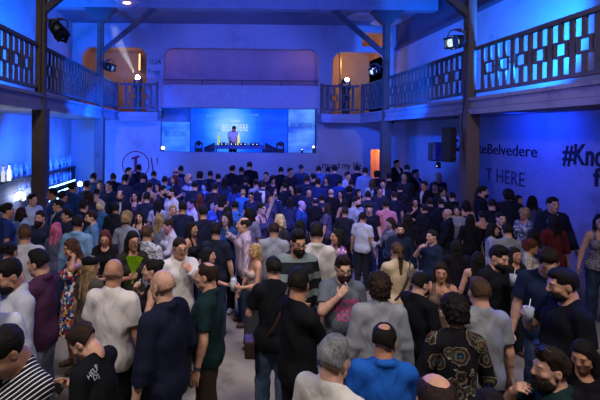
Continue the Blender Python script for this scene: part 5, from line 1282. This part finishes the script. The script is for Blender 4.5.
# DJ stands on the stage floor
dj.obj.matrix_world = Matrix.Translation((0, 0, 0)) @ dj.obj.matrix_world
B = dj.B; t = ray(234, 131.5, 19.5); s = 1.06
off = Matrix.Rotation(R_(8), 4, 'Z') @ (Vector(B.hc.tolist()) * s)
dj.obj.matrix_world = Matrix.Translation((t.x - off.x, t.y - off.y, 1.2)) @ Matrix.Rotation(R_(8), 4, 'Z') @ Matrix.Scale(s, 4)

# ------------------------------------------------------------------ light
def light(kind, loc, energy, color, name, target=None, size=.1, angle=60, blend=.6):
    L = bpy.data.lights.new(name, kind); L.energy = energy; L.color = color
    if kind == 'SPOT': L.spot_size = R_(angle); L.spot_blend = blend; L.shadow_soft_size = size
    elif kind == 'AREA': L.size = size
    else: L.shadow_soft_size = size
    o = bpy.data.objects.new(name, L); COL.objects.link(o); o.location = loc
    if target is not None: o.rotation_euler = (Vector(target) - Vector(loc)).to_track_quat('-Z', 'Y').to_euler()
    return o
BL = (.003, .075, 1.0); BV = (.10, .135, 1.0); NE = (1.0, .90, .88); AM = (1.0, .66, .36)
# added fill lights without fixtures, for the near crowd and columns
light('SPOT', (-2.2, .6, 7.1), 1100, NE, 'house_lamp', (-1.4, 4.2, 1), .6, 85, .9)
light('SPOT', (2.8, .4, 7.1), 1100, NE, 'house_lamp', (2.2, 4.2, 1), .6, 85, .9)
light('SPOT', (.6, 5.0, 7.1), 1100, (.74, .70, 1.0), 'house_lamp', (.8, 7.5, 1), .6, 80, .9)
light('SPOT', (-2.2, 1.5, 6.6), 700, NE, 'house_lamp', (XL, 9.8, 4.2), .3, 34, .9)
light('SPOT', (3.4, 1.5, 6.6), 800, NE, 'house_lamp', (XR, 9.6, 4.0), .3, 40, .9)
light('SPOT', (5.3, 3.4, 4.2), 300, BL, 'wash', tuple(ray(592, 318, 3.3)), .05, 13)
light('SPOT', (-3.2, 4.2, 3.6), 120, BL, 'wash', (-1.35, 3.4, FZ), .05, 20)
# blue washes
light('SPOT', (-4.7, 10.2, 3.8), 2600, (.003, .15, 1), 'wash', (WL, 12.4, 6.3), .15, 95)
light('SPOT', (5.95, 8.2, 3.8), 3000, (.003, .15, 1), 'wash', (WR, 11.2, 5.9), .15, 92)
light('SPOT', (2.2, 5.0, 4.3), 380, (.26, .25, 1.0), 'wash', (WR, 9.3, 1.5), .2, 46)
light('SPOT', (6.35, 9.6, 3.0), 130, (.003, .045, 1.0), 'wash', (WR, 9.75, 2.55), .1, 140)
light('SPOT', (-3.0, 12.0, 2.9), 1900, BL, 'wash', (-5.2, 18.2, 2.4), .2, 80)
light('SPOT', (-4.6, 12.0, 2.9), 500, BL, 'wash', (WL, 14.0, 1.6), .2, 100)
light('SPOT', (.8, 10.5, 4.4), 900, BV, 'wash', (.8, 18.2, 4.6), .3, 60)
light('SPOT', (.8, 8.5, 4.6), 1700, (.07, .13, 1), 'wash', (.8, 14.5, 7.1), .3, 100)
light('SPOT', (1.0, 16.5, 4.8), 1500, BV, 'crowd_wash', (1.0, 11.0, 1.4), .3, 95)
light('SPOT', (-3.4, 14.3, 4.9), 900, BL, 'crowd_wash', (0, 8.0, 1.5), .2, 60)
light('SPOT', (5.2, 14.3, 4.9), 600, BV, 'crowd_wash', (1.5, 7.0, 1.5), .2, 60)
light('SPOT', (-3.2, 6.0, 6.0), 1700, BV, 'crowd_wash', (.5, 11.5, 1.5), .3, 55)  # added with the next one to brighten the crowd's near-facing side
light('SPOT', (4.8, 6.0, 6.0), 1900, (.2, .2, 1.0), 'crowd_wash', (2.5, 10.5, 1.5), .3, 55)
light('SPOT', (3.2, 12.0, 2.9), 260, BV, 'wash', (5.6, 18.2, 1.6), .2, 90)
light('SPOT', (-1.2, 10.2, 3.9), 1500, (.003, .10, 1), 'wash', (XL, 13.2, 4.05), .1, 62)
light('SPOT', (3.0, 10.6, 3.9), 1700, (.003, .10, 1), 'wash', (XR, 13.6, 4.05), .1, 62)
# spots on the gallery edge
for x, y, z, en in ((XL + .5, 12.3, 3.5, 16), (XL + .5, 16.2, 3.4, 14), (XR - .5, 12.0, 3.5, 16), (4.3, 16.8, 3.4, 8)): light('POINT', (x, y, z), en, BL, 'edge_lamp', size=.05)
for y in (12.6, 14.6, 16.6): light('POINT', (WL + .85, y, 1.9), 26, (.05, .26, 1.0), 'shelf_lamp', size=.08)  # added points brighten the bottles, no lamps hang there
light('SPOT', (.9, 15.2, 4.2), 330, (.6, .5, 1.0), 'stage_lamp', (.75, 19.6, 2.5), .1, 20)
# alcoves and doorway
light('POINT', (-4.4, 19.6, 5.9), 17, AM, 'alcove_lamp', size=.2); light('POINT', (5.8, 19.6, 5.9), 40, AM, 'alcove_lamp', size=.2)
[light('POINT', (x, 18.95, 6.2), 5, (.5, .38, 1.0), 'alcove_lamp', size=.4) for x in (-1.2, .9, 3.0)]; light('POINT', (4.1, 19.2, 6.3), 6, (1, .5, .3), 'alcove_lamp', size=.1); light('POINT', (-2.2, 19.2, 6.3), 4, (1, .5, .3), 'alcove_lamp', size=.1)
light('POINT', (6.75, 19.3, 2.2), 22, (1, .62, .36), 'passage_lamp', size=.1)
light('SPOT', (.9, 18.7, 3.9), 60, BL, 'stage_lamp', (.9, 19.6, 1.5), .2, 130); light('POINT', (-2.0, 18.9, 3.5), 70, BL, 'stage_lamp', size=.05)
light('POINT', tuple(PL1 + Vector((.12, -.3, .05))), 90, (.55, .68, 1.0), 'flood_light', size=.1); light('POINT', tuple(PL2 + Vector((.1, -.2, .05))), 12, (.4, .65, 1.0), 'flood_light', size=.06)
# blue lamp over the bowed head
light('SPOT', (4.4, 4.4, 4.6), 420, BL, 'wash', tuple(ray(552, 262, 3.6)), .05, 14)

def smoke(label, lo, hi, dens, ball=None):
    hz = link('smoke', boxme(lo, hi)); tag(hz, label, 'smoke', kind='stuff')
    t = NT('thin_smoke'); v = t.n('ShaderNodeVolumeScatter'); v.inputs['Density'].default_value = dens; v.inputs['Anisotropy'].default_value = .2
    if ball:
        cc = t.n('ShaderNodeTexCoord'); mp = t.n('ShaderNodeMapping'); mp.vector_type = 'TEXTURE'; mp.inputs['Location'].default_value = ball[0]; mp.inputs['Scale'].default_value = (ball[1],) * 3
        t.l(cc.outputs['Object'], mp.inputs[0]); g = t.n('ShaderNodeTexGradient', gradient_type='QUADRATIC_SPHERE'); t.l(mp.outputs[0], g.inputs[0])
        m = t.n('ShaderNodeMath', operation='MULTIPLY'); m.inputs[1].default_value = dens; t.l(g.outputs['Fac'], m.inputs[0]); t.l(m.outputs[0], v.inputs['Density'])
    t.t.links.remove(t.out.inputs[0].links[0]); t.l(v.outputs[0], t.out.inputs['Volume']); hz.data.materials.append(t.m)
smoke('thin smoke added for glow round the dazzling flood lamp on the bar', tuple(PL1 + Vector((-.7, -.75, -.02))), tuple(PL1 + Vector((.7, .3, .75))), .45, (tuple(PL1 + Vector((.1, -.2, 0))), .7))  # added volume imitates the halo of the lamp
smoke('thin smoke caught in the white beam by the bar-side end gallery', (-3.97, 15.6, 4.75), (-2.5, 17.08, 6.6), .10)
light('SPOT', (-3.28, 17.3, 4.85), 2200, (.85, .9, 1.0), 'beam_light', (-3.95, 15.9, 6.5), .02, 13, .3)
w = bpy.data.worlds.new('hall_air'); bpy.context.scene.world = w; w.use_nodes = True  # dim background added as ambient fill from the open end
w.node_tree.nodes['Background'].inputs[0].default_value = (.30, .27, .36, 1); w.node_tree.nodes['Background'].inputs[1].default_value = .06

cam = bpy.data.cameras.new('camera'); co = bpy.data.objects.new('camera', cam); COL.objects.link(co)
cam.sensor_width = 36; cam.lens = F / 600 * 36; cam.shift_x = (300 - PX0) / 600; cam.shift_y = -(200 - PY0) / 600; cam.clip_start = .05
co.matrix_world = Matrix.Translation((0, 0, EYE)) @ Matrix.Rotation(R_(90), 4, 'X') @ Matrix.Rotation(ROLL, 4, 'Z')
sc_ = bpy.context.scene; sc_.camera = co
sc_.view_settings.view_transform = 'Standard'; sc_.view_settings.look = 'None'; sc_.view_settings.gamma = 1; sc_.view_settings.exposure = .22; sc_.view_settings.use_curve_mapping = False
sc_.cycles.use_denoising = True; sc_.cycles.max_bounces = 6; sc_.cycles.transparent_max_bounces = 8; sc_.cycles.caustics_reflective = False; sc_.cycles.caustics_refractive = False
